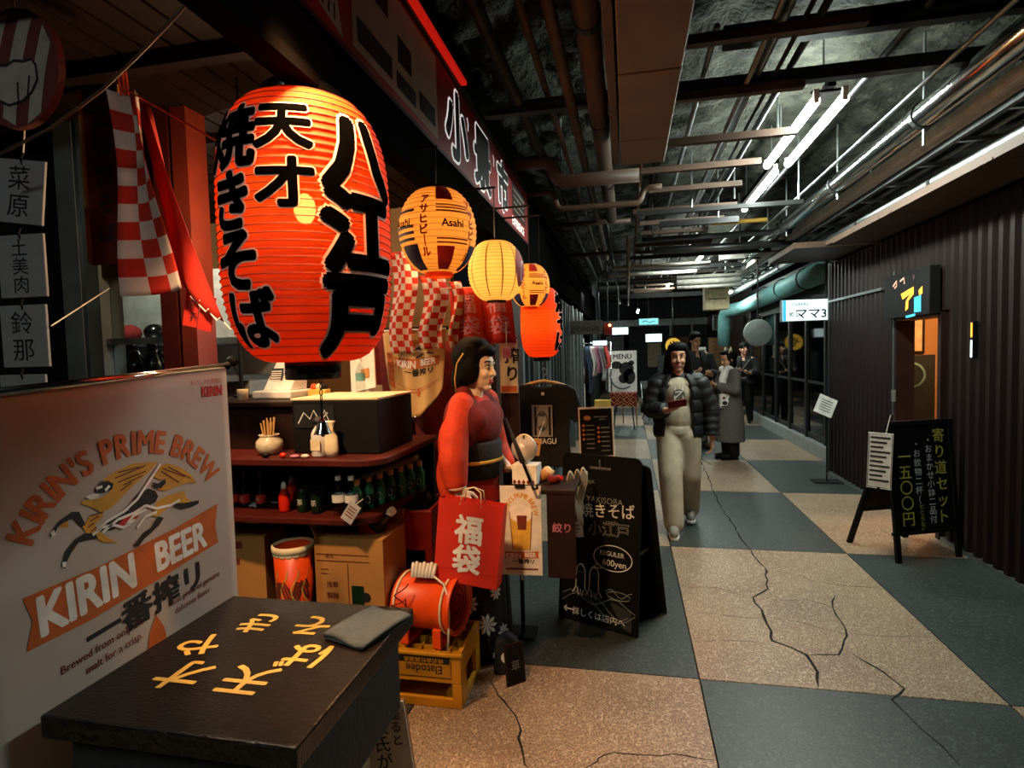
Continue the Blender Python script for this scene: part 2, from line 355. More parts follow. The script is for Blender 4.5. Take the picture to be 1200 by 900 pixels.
bbx(2.36, 2.405, 6.0, 7.46, 2.06, 2.085).to('metal_strip', 'steel', wr)
bbx(2.372, 2.41, 1.2, 4.94, 0, .03).to('kick_strip', 'steel', wr); bbx(2.372, 2.41, 5.78, 7.46, 0, .03).to('kick_strip', 'steel', wr)
bbx(2.37, 2.5, 7.44, 7.5, 0, 2.53).to('corner_post', 'dark_steel', wr)
sf = struct(bbx(1.98, 3.4, 1.2, 6.35, 2.56, 2.60).to('trim_1', 'beige_panel'))
for y in (2.4, 3.65, 4.9): bbx(1.98, 2.39, y, y + 1.24, 2.548, 2.56).to('panel', 'beige_panel', sf)
sd = struct(bbx(1.7, 3.4, 6.4, 7.5, 2.56, 2.62).to('trim_2', 'brown_paint'))
# doorway interior on the right
rm = struct(bbx(3.95, 4.05, 4.2, 7.4, 0, 2.5).to('wall_right_inner', 'plaster'))
bbx(2.5, 4.0, 7.3, 7.4, 0, 2.5).to('side_panel', 'plaster', rm); bbx(2.5, 4.0, 4.2, 4.28, 0, 2.5).to('side_panel', 'plaster', rm)
bbx(2.5, 4.0, 4.2, 7.4, 2.42, 2.5).to('top_panel', 'plaster', rm)
d2 = struct(bbx(2.37, 2.52, 4.96, 5.01, 0, 1.79).to('door_1', 'dark_wood'))
bbx(2.37, 2.52, 5.71, 5.76, 0, 1.79).to('jamb', 'dark_wood', d2); bbx(2.37, 2.52, 5.01, 5.71, 1.75, 1.79).to('lintel', 'wood', d2)
bbx(2.36, 2.37, 5.745, 5.757, .9, 2.2).to('edge_strip', 'steel', d2)
# right-hand glass front beyond the ribbed wall
gr = struct(bbx(2.6, 2.7, 7.5, 13.2, 2.15, 2.75).to('wall_right_shop', 'shutter'))
bbx(2.55, 2.75, 7.5, 13.2, 0, .18).to('sill', 'tile_wall', gr)
bbx(4.6, 4.7, 7.5, 13.2, 0, 2.75).to('back_panel', 'dark_wood', gr)
for y in (7.5, 8.35, 9.2, 10.1, 11.0, 12.0, 13.1): bbx(2.61, 2.69, y, y + .07, .18, 2.15).to('post', 'dark_steel', gr)
for i, (a, b) in enumerate(((7.57, 8.35), (8.42, 9.2), (9.27, 10.1), (10.17, 11.0), (11.07, 12.0), (12.07, 13.1))):
    wn = struct(bbx(2.64, 2.65, a, b, .2, 2.13).to('window_%d' % (i + 1), 'pane'))
    bbx(2.63, 2.66, a, b, .2, .27).to('rail', 'dark_steel', wn); bbx(2.63, 2.66, a, b, 1.0, 1.04).to('rail', 'dark_steel', wn)
struct(bbx(3.0, 3.1, 13.2, 24, 0, 3.5).to('wall_right_far', 'dark_wood'))
struct(bbx(2.65, 3.05, 13.15, 13.25, 0, 3.5).to('wall_right_return', 'shutter'))
struct(bbx(-3.5, 6.7, 23, 23.1, 0, 3.5).to('wall_back', 'shutter'))
bw = bpy.data.objects['wall_back']
for x in (-.9, -.1, .7, 1.6, 2.4): bbx(x, x + .07, 22.93, 23, 0, 2.6).to('post', 'steel', bw)
bbx(-1, 3, 22.9, 23, 2.5, 2.75).to('band', 'steel', bw)
# left-hand side beyond the noodle shop
wl = struct(bbx(-1.05, -.97, 5.05, 11.2, 0, 2.35).to('wall_left', 'shutter'))
for i in range(30): bbx(-.97, -.945 + .015 * (i % 3), 5.1 + i * .2, 5.2 + i * .2, .05, 2.3).to('slat', 'shutter' if i % 4 else 'grey_paint', wl)
bbx(-.955, -.93, 9.3, 9.88, .05, 2.1).to('door_leaf', 'far_green' if pm('far_green', '#3d5a48', .5) else '', wl)
for y in (9.2, 9.9, 10.6, 11.1): bbx(-.97, -.86, y, y + .08, 0, 2.3).to('post', 'steel', wl)
struct(bbx(-1.0, -.86, 5.05, 16, 2.35, 3.0).to('trim_3', 'matte_black'))
struct(bbx(-1.9, -1.8, 11.2, 16, 0, 3.5).to('wall_left_recess', 'tile_wall'))
struct(bbx(-1.05, -.95, 16, 23, 0, 3.5).to('wall_left_far', 'shutter'))
# noodle shop shell
ws = struct(bbx(-4.4, -1.5, 4.75, 4.85, 0, 2.88).to('wall_shop_back', 'plaster'))
struct(bbx(-1.0, -.94, 4.0, 5.05, 0, 2.36).to('wall_shop_side', 'dark_wood'))
sc = struct(bbx(-4.4, -.905, .6, 5.0, 2.88, 2.94).to('ceiling_shop', 'dark_wood'))
for i in range(27): bbx(-4.35 + i * .127, -4.24 + i * .127, .6, 4.75, 2.855, 2.88).to('plank', 'soffit_wood', sc)
fw = struct(bbx(-4.4, -3.02, 2.6, 2.68, 0, 2.86).to('wall_shop_front', 'black'))
for x0, x1, m in ((-3.02, -2.90, 'grey_paint'), (-2.87, -2.78, 'grey_paint'), (-2.40, -2.30, 'red_wood'), (-2.28, -2.19, 'red_post')):
    bbx(x0, x1, 2.56, 2.70, 0, 2.86).to('post', m, fw)
bbx(-2.78, -2.40, 2.58, 2.68, 2.02, 2.86).to('panel', 'dark_wood', fw); bbx(-2.78, -2.40, 2.58, 2.68, 0, 1.42).to('panel', 'dark_wood', fw)
bbx(-2.78, -2.40, 2.55, 2.70, 1.42, 1.46).to('sill', 'tile_wall', fw); bbx(-2.78, -2.40, 2.58, 2.66, 1.66, 1.69).to('rail', 'steel', fw)
wp = struct(bbx(-2.78, -2.40, 2.62, 2.626, 1.46, 2.02).to('window_7', 'pane_clear'))
for k in range(4): bbx(-4.4 , -.93, 1.3 + .8 * k, 1.36 + .8 * k, 2.80, 2.855).to('cross_batten', 'soffit_wood', sc)
# ---- beams, struts and rods under the ceiling (pieces of it)
st = B().box((0, 0, 0), (1, .045, .045)).mesh('strut', 'brown_paint')
for i in range(22):
    y = 2.15 + i * .62; o = bpy.data.objects.new('strut', st); C.objects.link(o); o.parent = ceil; o.location = (.56 + .03 * (i % 2), y, 2.93 + .015 * (i % 3)); o.scale = (.98 - .1 * (i % 3), 1, 1)
for y, z, x0, x1, h in ((3.42, 2.98, -.85, 2.3, .07), (3.15, 3.08, .5, 2.1, .10), (5.75, 2.86, .1, 1.6, .04), (6.35, 2.86, .35, 1.15, .06), (7.4, 2.9, .2, 2.4, .06), (8.4, 2.85, 0, 2.2, .05), (10, 2.9, 0, 2.4, .06), (12, 2.9, -.6, 2.4, .07), (14, 2.8, -.6, 2.6, .1)):
    bbx(x0, x1, y - .03, y + .03, z, z + h).to('beam', 'dark_steel', ceil)
rodm = B().tube([(0, 0, 0), (0, 0, .6)], .008, 6).mesh('rod', 'steel')
for x, y, z in ((1.78, 3.95, 2.75), (1.78, 5.4, 2.8), (1.78, 7.0, 2.8), (.62, 5.75, 2.86), (.95, 6.35, 2.86), (.12, 5.2, 2.9), (.3, 6.8, 2.9), (1.5, 5.5, 2.85), (2.3, 3.4, 2.75), (2.3, 6.1, 2.7), (1.0, 8.4, 2.85), (1.9, 8.4, 2.85), (.4, 10, 2.85), (1.6, 10, 2.85), (-.5, 4.6, 2.9), (1.35, 7.4, 2.88), (1.05, 4.35, 3.02), (1.05, 6.0, 3.02)):
    o = bpy.data.objects.new('rod', rodm); C.objects.link(o); o.parent = ceil; o.location = (x, y, z); o.scale.z = (3.45 - z) / .6
# conduits: thin pipes and cable trays (pieces of the ceiling)
for x, z, r, y0, y1, m in ((.66, 3.0, .016, 1.5, 16, 'steel'), (.72, 3.05, .022, 1.5, 9, 'steel'), (.80, 3.02, .012, 2, 14, 'dark_steel'), (.92, 3.12, .02, 1.5, 12, 'dark_steel'), (.12, 3.0, .018, 3.9, 16, 'brown_paint'), (.25, 3.1, .03, 3.9, 12, 'dark_steel'),
                           (1.62, 2.98, .012, 1.5, 14, 'steel'), (1.88, 3.02, .014, 3, 15, 'steel'), (2.06, 2.86, .016, 2, 15, 'steel'), (2.13, 2.92, .012, 2, 15, 'chrome'), (2.2, 2.84, .014, 2, 12, 'steel'), (2.28, 2.92, .018, 2, 15, 'dark_steel'), (2.34, 2.86, .012, 2, 14, 'steel'),
                           (-.30, 2.98, .03, 1.8, 9, 'brown_paint'), (-.45, 3.1, .02, 2, 11, 'brown_paint'), (-.62, 3.05, .035, 1.5, 12, 'dark_steel'), (.45, 3.12, .016, 3, 16, 'steel'), (1.42, 3.15, .02, 2, 13, 'dark_steel'), (-.2, 2.85, .02, 6, 16, 'dark_steel'), (.02, 2.8, .025, 6.5, 16, 'brown_paint')):
    B().tube([(x, y0, z), (x, y1, z)], r, 8).to('conduit', m, ceil, True)
for i in range(26):
    y = 2.6 + .5 * i; bbx(2.0, 2.36, y, y + .03, 2.80, 2.825).to('rung', 'steel', ceil)
bbx(1.99, 2.02, 2.2, 15.5, 2.79, 2.83).to('tray_rail', 'dark_steel', ceil)
for x, y in ((.3, 8.8), (.2, 9.6)):
    B().tube([(x - .5, y, 2.8), (x + .9, y, 2.8)], .03, 8).to('cross_pipe', 'white', ceil, True)
for k in range(4): B().tube([(.85, 10.3, 2.62 + .09 * k), (1.9, 10.3, 2.62 + .09 * k)], .03 if k != 1 else .05, 8).to('cross_pipe', 'white', ceil, True)
B().tube([(.35, 7.7, 2.84), (2.1, 7.7, 2.84)], .05, 10).to('cross_pipe', 'steel', ceil, True)
B().tube([(.95, 6.9, 2.98), (1.55, 6.9, 2.98)], .025, 8).to('cross_pipe', 'gold', ceil, True)
for y, z in ((6.3, 2.95), (8.0, 2.9)):
    B().tube([(-.8, y, z), (.05, y, z)], .028, 8).to('cross_pipe', 'brown_paint', ceil, True)
# ---- duct, pipes
t = thing('air_duct', 'long brown rectangular sheet metal duct hanging under the ceiling', 'duct', (.08, 1.4, 2.75))
for y0, y1 in ((0, 1.18), (1.19, 1.98), (1.99, 2.42)): bbx(-.105, .165, y0, y1, 0, .42).to('section', 'duct', t, bevel=.006)
for y0, y1 in ((0, 1.98), (1.99, 2.42)): bbx(-.155, -.115, y0, y1, .012, .42).to('side_panel', 'brown_paint', t, bevel=.004)
bbx(-.15, .16, 2.3, 2.33, .42, .75).to('hanger', 'dark_steel', t); bbx(-.15, .16, .4, .43, .42, .75).to('hanger', 'dark_steel', t)
def pipe(label, pts, r, m, clamps=(), name='pipe', n=14, group='pipes under the ceiling'):
    o = B().tube(pts, r, n).to(name, m, None, True); tag(o, label, 'pipe', group)
    for c, ax in clamps: B().lathe([(r * 1.02, -.02), (r * 1.12, -.02), (r * 1.12, .02), (r * 1.02, .02)], 14, c, RX(PI / 2) if ax == 'y' else None, False).to('clamp', 'dark_steel', o)
    return o
def elbow(pts, k=4, rr=.1):
    P = [V(p) for p in pts]; out = [P[0]]
    for a, b, c in zip(P, P[1:], P[2:]):
        u = (a - b).normalized() * rr; v = (c - b).normalized() * rr
        for i in range(k + 1): s = i / k; out.append((b + u) * (1 - s) ** 2 + b * 2 * s * (1 - s) + (b + v) * s * s)
    return out + [P[-1]]
pipe('thick silver pipe running along the ceiling above the right side of the lane', [(1.78, 1.3, 2.93), (1.78, 9.4, 2.93)], .075, 'chrome', [((1.78, y, 2.93), 'y') for y in (3.95, 5.4, 7.0)])
pipe('smooth grey pipe lowest along the right edge of the ceiling beside the brown soffit', [(2.22, 1.3, 2.72), (2.22, 13.8, 2.72)], .05, 'steel', [((2.22, y, 2.72), 'y') for y in (3.4, 4.75, 6.1, 9)])
pipe('fat grey-green insulated pipe above the glass shopfront, turning down at its far end', elbow([(2.4, 7.7, 2.47), (2.4, 13, 2.40), (2.15, 13.6, 2.38), (2.15, 13.7, 1.6)], rr=.25), .14, 'teal', [((2.4, y, 2.46), 'y') for y in (8.4, 9.6, 10.8)])
pipe('brown painted pipe running lengthwise left of the duct', [(-.15, 1.3, 2.96), (-.15, 6.2, 2.96)], .055, 'brown_paint', [((-.15, y, 2.96), 'y') for y in (2.5, 3.6, 4.9)])
pipe('upper brown elbowed pipe crossing from the red fascia towards the duct', elbow([(-.85, 4.35, 3.0), (-.55, 4.35, 3.0), (-.5, 4.35, 2.84), (.1, 4.35, 2.84)], rr=.07), .05, 'brown_paint')
pipe('lower thin brown elbowed pipe beyond the end of the duct', elbow([(-.9, 5.0, 2.95), (-.62, 5.0, 2.95), (-.58, 5.0, 2.8), (.12, 5.0, 2.8), (.15, 5.0, 2.92), (.3, 5.0, 2.92)], rr=.05), .025, 'brown_paint')
t = thing('cable_trunking', 'white metal cable trunking beside the thick silver pipe', 'trunking', (1.99, 1.3, 2.86))
bbx(-.055, .055, 0, 13, 0, .02).to('channel', 'white', t); bbx(-.055, -.048, 0, 13, .02, .07).to('side', 'white', t); bbx(.048, .055, 0, 13, .02, .07).to('side', 'white', t)
# ---- fluorescent fixtures
def fixture(label, x, y0, y1, n, z=3.0):
    t = thing('fluorescent_light', label, 'light', (x, y0, z), 0, 'fluorescent lights over the lane'); L = y1 - y0
    bbx(-.022, .022, 0, L, .06, .10).to('housing', 'matte_black', t)
    for e in (.04, L - .06): bbx(-.085 * (n - 1) - .015, .085 * (n - 1) + .015, e, e + .02, .045, .06).to('cross_bar', 'matte_black', t)
    for k in range(n):
        a = (k - (n - 1) / 2) * .155
        tb = B().tube([(a, .04, 0), (a, L - .04, 0)], .027, 12).to('tube', 'tube_glow', t, True)
        for e in (.03, L - .03): bbx(a - .015, a + .015, e - .012, e + .012, -.018, .06).to('socket', 'white', tb)
    B().tube([(0, .15, .09), (0, .15, .42)], .006, 6).to('hanger', 'steel', t); B().tube([(0, L - .15, .09), (0, L - .15, .42)], .006, 6).to('hanger', 'steel', t)
fixture('twin-tube fluorescent light, largest and nearest above the tan floor', 1.19, 3.70, 4.98, 2)
fixture('single-tube fluorescent light just beyond the twin-tube one', 1.22, 5.10, 6.45, 1)
fixture('fluorescent tube light above the grey coated person', 1.15, 8.7, 9.9, 1)
fixture('fluorescent tube light beyond the white cross pipes', .9, 12.2, 13.4, 1)
fixture('fluorescent tube light along the edge over the far glass front', 1.9, 11.2, 12.4, 1, 2.6)
fixture('fluorescent light overhead at the near end of the lane, behind the viewer', -1.35, -1.5, -.25, 1, 2.95)
fixture('farthest fluorescent tube light at the end of the lane', .3, 16.5, 17.7, 1, 2.7)
o = box_thing('control_box', 'greenish white metal box hung among the far ceiling pipes', 'box', (1.58, 10.9, 2.25), (.42, .3, .55), 'cream', bevel=.01); B().tube([(-.1, 0, .55), (-.1, 0, 1.2)], .012, 6).to('hanger', 'dark_steel', o); B().tube([(.1, 0, .55), (.1, 0, 1.2)], .012, 6).to('hanger', 'dark_steel', o)
for z in (.18, .36): bbx(-.15, .15, -.156, -.15, z, z + .015).to('vent_slot', 'black', o)
def aty(px, py, y):
    d = ray(px, py); t = y / d.y; return V((d.x * t, y, EYE + d.z * t))
# ================================================================ LANTERNS
def lantern(name, label, loc, R, H, rm, p, mat, ribmat, nr, group, energy, bulb=(0, 0, 0), ribparts=False):
    t = thing(name, label, 'lantern', loc, 0, group)
    def rad(z):
        s = min(1, abs(z / (H / 2))); return rm + (R - rm) * (1 - s ** p) ** .55
    pr = []; N = nr * 4
    for i in range(N + 1):
        a = -PI / 2 + PI * i / N; z = H / 2 * math.sin(a) if p < 2.6 else H / 2 * (2 * i / N - 1)
        pr.append((rad(z) * (1 - .016 * abs(math.sin(PI * i / 4))), z))
    B().lathe(pr, 56, cap=False).to('paper_shade', mat, t, True)
    rings = [(pr[i][0] + .0006, pr[i][1]) for i in range(4, N, 4)]
    def ring(r, z, b): return b.tube([(r * math.cos(2 * PI * k / 40), r * math.sin(2 * PI * k / 40), z) for k in range(41)], R * .0052, 4, False)
    if ribparts:
        for r, z in rings: ring(r, z, B()).to('rib', ribmat, t)
    else:
        b = B()
        for r, z in rings: ring(r, z, b)
        b.to('rib_rings', ribmat, t)
    l = lamp('POINT', (bulb[0], bulb[1], bulb[2]), energy, (1, .80, .55), .03); l.parent = t; l.name = 'bulb_light'
    c = V((-loc[0], -loc[1], 0)).normalized(); rt = V((-c.y, c.x, 0))
    def warp(x, y, lift):
        a = x / R; r = rad(y) + lift; return V((c.x * math.cos(a) * r + rt.x * math.sin(a) * r, c.y * math.cos(a) * r + rt.y * math.sin(a) * r, y))
    return t, Face(t, warp=warp, grid=R / 9), rad
LG = 'paper lanterns hung along the shop front'
bl = V((-1.06 * .88, 1.77 * .88, EYE + .422 * .88))
t, f, rad = lantern('paper_lantern', 'giant red paper lantern with bold black brush lettering', bl, .277, .86, .13, 3.6, 'paper_red', 'rib', 36, None, 9, (.03, -.06, .07), True); t.scale = (.88, .88, .88)
B().ell((.03, -.06, .07), (.035, .035, .05)).to('bulb', 'bulb_inner', t, True)
def both(f, items, b1, b2, s=1): f.text(items, 'ink_pink', .0035, b2, 'letter_outline'); f.text(items, 'ink_black', .0050, b1)
it = [('八', .185, .210, .265, 'c', 1.02), ('江', .175, -.030, .27, 'c', 1.02), ('戸', .165, -.285, .265, 'c', 1.02),
      ]
both(f, it, .062, .092)
it = [('天', -.06, .268, .150, 'c', 1.2), ('才', -.06, .095, .150, 'c', 1.2),
      ('焼', -.245, .245, .20, 'c', 1.05), ('き', -.24, .055, .19, 'c', 1), ('そ', -.235, -.12, .20, 'c', 1), ('ば', -.20, -.295, .19, 'c', 1.05)]
both(f, it, .042, .072)
B().lathe([(.12, .415), (.13, .42), (.13, .465), (.12, .475), (.08, .477)], 32).to('top_ring', 'black_gloss', t, True)
B().lathe([(.088, -.49), (.093, -.487), (.093, -.425), (.088, -.42)], 32).to('bottom_ring', 'black_gloss', t, True)
B().tube([(.045, -.08, -.455), (.05, -.088, -.455)], .006, 8).to('rivet', 'chrome', t)
b = B()
for dx in (-.04, .04): b.tube([(dx, 0, .47), (dx * .3, .0, .60), (0, 0, 1.067)], .005, 6)
b.to('hanging_wire', 'orange_cloth', t)
def beer(label, loc, R, e):
    t, f, rad = lantern('paper_lantern', label, loc, R, R * 2.12, R * .32, 2.0, 'paper_amber', 'rib_amber', 22, LG, e)
    s = R / .165
    wedge = lambda a0, a1, y0, y1: [(a0 * s, y0 * s), (a1 * s, y0 * s), (a1 * s, y1 * s), (a0 * s, y1 * s)]
    f.poly([wedge(-.005, .075, -.168, -.085)], 'ink_red', .003, 'red_wedge'); f.poly([wedge(-.005, .075, .10, .168)], 'ink_red', .003, 'red_wedge')
    f.poly([wedge(-.19, -.09, -.168, -.075)], 'navy_print', .003, 'navy_wedge'); f.poly([wedge(.16, .22, -.168, -.075)], 'navy_print', .003, 'navy_wedge')
    f.poly([wedge(-.005, .14, y, y + .006) for y in (-.075, -.06, .075, .062, .05)], 'print_brown', .003, 'stripe')
    f.poly([wedge(-.24, -.10, y, y + .012) for y in (-.06, -.035, -.01, .055)], 'navy_print', .003, 'stripe')
    f.text(f.column('アサヒビ｜ル', -.055 * s, .105 * s, .041 * s, .042 * s), 'ink_red2', .004, .045)
    f.text(f.column('アサヒビ｜ル', .155 * s, .09 * s, .041 * s, .042 * s), 'ink_red2', .004, .045)
    f.text([('Asahi', .062 * s, .006 * s, .043 * s, 'c')], 'ink_black', .004, .03)
    f.text([('Asahi', -.165 * s, .016 * s, .043 * s, 'c')], 'ink_black', .004, .03)
    B().lathe([(R * .30, -R * 1.16), (R * .36, -R * 1.15), (R * .36, -R * 1.03), (R * .30, -R * 1.02)], 28, cap=False).to('bottom_ring', 'paper_red', t, True)
    B().lathe([(R * .30, R * 1.02), (R * .36, R * 1.03), (R * .36, R * 1.12), (R * .3, R * 1.13)], 28).to('top_ring', 'black_gloss', t, True)
    B().tube([(0, 0, R * 1.1), (0, 0, 2.42 - loc[2])], .003, 5).to('hanging_wire', 'black', t); B().tube([(.01, 0, 2.42 - loc[2]), (-.86 - loc[0], 0, 2.42 - loc[2])], .006, 6).to('bracket', 'black', t)
pm('ink_red', '#a81808', .7); pm('ink_red2', '#8a2408', .7)
beer('round amber beer lantern nearest the giant one, with stripes and red and navy wedges', aty(513, 272, 2.3), .163, 1.15)
t, f, rad = lantern('paper_lantern', 'plain yellow ball lantern with a red teardrop mark on its side', aty(581, 318, 2.9), .145, .305, .05, 2.0, 'paper_yellow', 'rib_amber', 24, LG, 1.5)
f.poly([circ(.165, .01, .055, .10)], 'ink_red', .003, 'red_mark'); f.poly([circ(.175, -.01, .03, .055)], 'ink_pink', .004, 'white_mark'); f.poly([circ(.178, -.012, .022, .045)], 'ink_red', .005, 'red_mark')
f.line([[(x, y / 10) for y in range(-14, 15)] for x in (-.15, -.075, .0, .075)] and [[(x, -.135 + .27 * k / 14) for k in range(15)] for x in (-.14, -.05, .035, .11)], .006, 'rib_amber', .002, 'seam')
for z, a in ((-.15, 'bottom_ring'), (.15, 'top_ring')): B().lathe([(.045, z - .012), (.052, z - .01), (.052, z + .01), (.045, z + .012)], 24).to(a, 'black_gloss', t, True)
B().tube([(0, 0, .15), (0, 0, .43)], .003, 5).to('hanging_wire', 'black', t); B().tube([(.01, 0, .43), (-.19, 0, .43)], .006, 6).to('bracket', 'black', t)
beer('smaller round beer lantern behind the plain yellow one', aty(621, 335, 3.35), .118, .8)
rl = aty(634, 378, 3.6)
t, f, rad = lantern('paper_lantern', 'long red paper lantern farthest along, lettered down its right side', rl, .132, .44, .06, 3.4, 'paper_red', 'rib', 22, LG, 1.5)
both(f, [('焼', .165, .12, .13, 'c'), ('そ', .165, 0, .13, 'c'), ('ば', .165, -.12, .13, 'c')], .05, .085)
for z, a in ((-.235, 'bottom_ring'), (.225, 'top_ring')): B().lathe([(.05, z - .012), (.055, z - .01), (.055, z + .02), (.05, z + .022)], 24).to(a, 'black_gloss', t, True)
B().tube([(0, 0, .22), (0, 0, 2.42 - rl.z)], .003, 5).to('hanging_wire', 'black', t); B().tube([(.01, 0, 2.42 - rl.z), (-.86 - rl.x, 0, 2.42 - rl.z)], .006, 6).to('bracket', 'black', t)
# ================================================================ FASCIA SIGN
t = thing('shop_sign', 'long red fascia sign over the noodle shop with outlined black characters', 'sign', (-.85, 0, 2.35))
bbx(-.06, 0, .55, 5.02, .16, .6).to('panel', 'red_wood', t); bbx(-.065, .004, .55, 5.02, 0, .155).to('lower_beam', 'matte_black', t)
bbx(-.07, .012, .55, 5.02, -.035, 0).to('bottom_rail', 'matte_black', t); bbx(-.07, .012, .55, 5.02, .6, .625).to('top_rail', 'dark_steel', t)
f = Face(t, (.001, 0, 0), (0, 1, 0), (0, 0, 1))
f.rect(.6, .175, 4.95, .585, 'red_panel' if pm('red_panel', '#8c130c', .55, 0, .2, 3) else '', .001, 'red_face')
f.rect(1.73, .20, 2.56, .57, 'sign_grey' if pm('sign_grey', '#b0a89c', .6, 0, .2, 3) else '', .003, 'grey_face')
f.poly([[(1.76, .23), (2.04, .23), (2.04, .31), (1.76, .31)], [(1.80, .44), (2.02, .44), (2.02, .52), (1.80, .52)], [(2.10, .33), (2.24, .33), (2.24, .43), (2.10, .43)], [(2.08, .225), (2.28, .225), (2.28, .29), (2.08, .29)], [(2.32, .24), (2.52, .24), (2.52, .32), (2.32, .32)]], 'print_black', .005, 'block_mark')
G = [('小', 2.88, .375, .36, 'c', 1.1), ('景', 3.40, .375, .36, 'c', 1.15), ('市', 3.97, .375, .34, 'c', 1.05)]
f.text(G, 'sign_white_glow' if pm('sign_white_glow', '#f2efe8', .5, emit=.7) else '', .003, .085, 'letter_outline'); f.text(G, 'print_black', .005, .050)  # white lettering is given a glow of its own to look brighter
f.line([[(3.07, .50), (3.09, .47), (3.08, .43)], [(3.68, .50), (3.70, .47), (3.69, .43)]], .014, 'sign_white_glow', .004)
f.text([('EXPERIENCE', 4.28, .19, .09)], 'sign_white_glow', .004, .02); f.rect(4.3, .28, 4.85, .52, 'dark_wood', .003); f.line([[(4.34, .32 + .05 * k), (4.8, .32 + .05 * k)] for k in range(4)], .012, 'sign_grey', .004)
# emblem at its near end
f.poly([[(1.22, .19), (1.36, .25), (1.50, .22), (1.66, .185), (1.63, .30), (1.66, .42), (1.60, .57), (1.2, .57)]], 'emblem' if pm('emblem', '#a8bcb4', .6) else '', .004, 'emblem_fin')
f.line([[(1.62, .3), (1.57, .29), (1.54, .34), (1.58, .40)], [(1.54, .22), (1.55, .26)], [(1.575, .215), (1.58, .26)], [(1.61, .21), (1.61, .26)]], .01, 'print_black', .006)
f.poly([circ(1.44, .40, .13, .17)], 'print_black', .006, 'emblem_ring'); f.poly([circ(1.44, .40, .118, .157)], 'gold', .007, 'emblem_ring'); f.poly([circ(1.44, .40, .095, .134)], 'print_black', .008, 'emblem_ring')
f.line([circ(1.44, .40, .078, .117)], .006, 'gold', .009, close=True); f.text([('日', 1.44, .445, .09, 'c'), ('日', 1.44, .355, .09, 'c')], 'gold', .010, .01)
t = thing('sign_light_strip', 'thin red lit strip along the top edge of the fascia sign', 'light', (-.83, 0, 2.985))
bbx(-.02, .015, 1.7, 2.95, 0, .02).to('channel', 'dark_steel', t); bbx(-.012, .022, 1.7, 2.95, -.02, 0).to('tube', 'sign_red_lit', t)
# ================================================================ TABLE
t = thing('menu_table', 'black square box table with gold brush characters on its glossy wood top', 'table', (-1.01, 1.335, 0))
bbx(-.327, .327, -.327, .327, .695, .75).to('table_top', 'table_wood' if pm('table_wood', '#0f0805', .28, 0, .45, 10, .35, 55, stretch=(1, 5, 1)) else '', t, bevel=.006)
bbx(-.29, .29, -.29, .29, .44, .695).to('body', 'black_cloth', t, bevel=.01)
for x in (-.22, .12):
    for y in (-.2, .16): bbx(x, x + .04, y, y + .04, 0, .44).to('leg', 'black', t)
f = Face(t, (0, 0, .7505), (-1, 0, 0), (0, -1, 0))
for c, x, y in (('天', -.95, 1.21), ('才', -1.13, 1.21), ('や', -1.2, 1.35), ('き', -1.12, 1.49), ('そ', -.94, 1.50), ('ば', -.87, 1.34)):
    f.text([(c, -(x + 1.01), -(y - 1.335), .135, 'c')], 'gold', .001, .018)
t = thing('folded_cloth', 'grey folded wiping cloth on the black table', 'cloth', (-.76, 1.50, .752), -.32)
def cl(u, v):
    return (-.075 + .15 * u, -.10 + .2 * v, .012 + .006 * math.sin(u * 6 + v * 3))
B().sheet(cl, 12, 12, .011).to('upper_fold', 'grey_cloth', t, True); bbx(-.073, .073, -.098, .1, 0, .008).to('lower_fold', 'grey_cloth', t, bevel=.003)
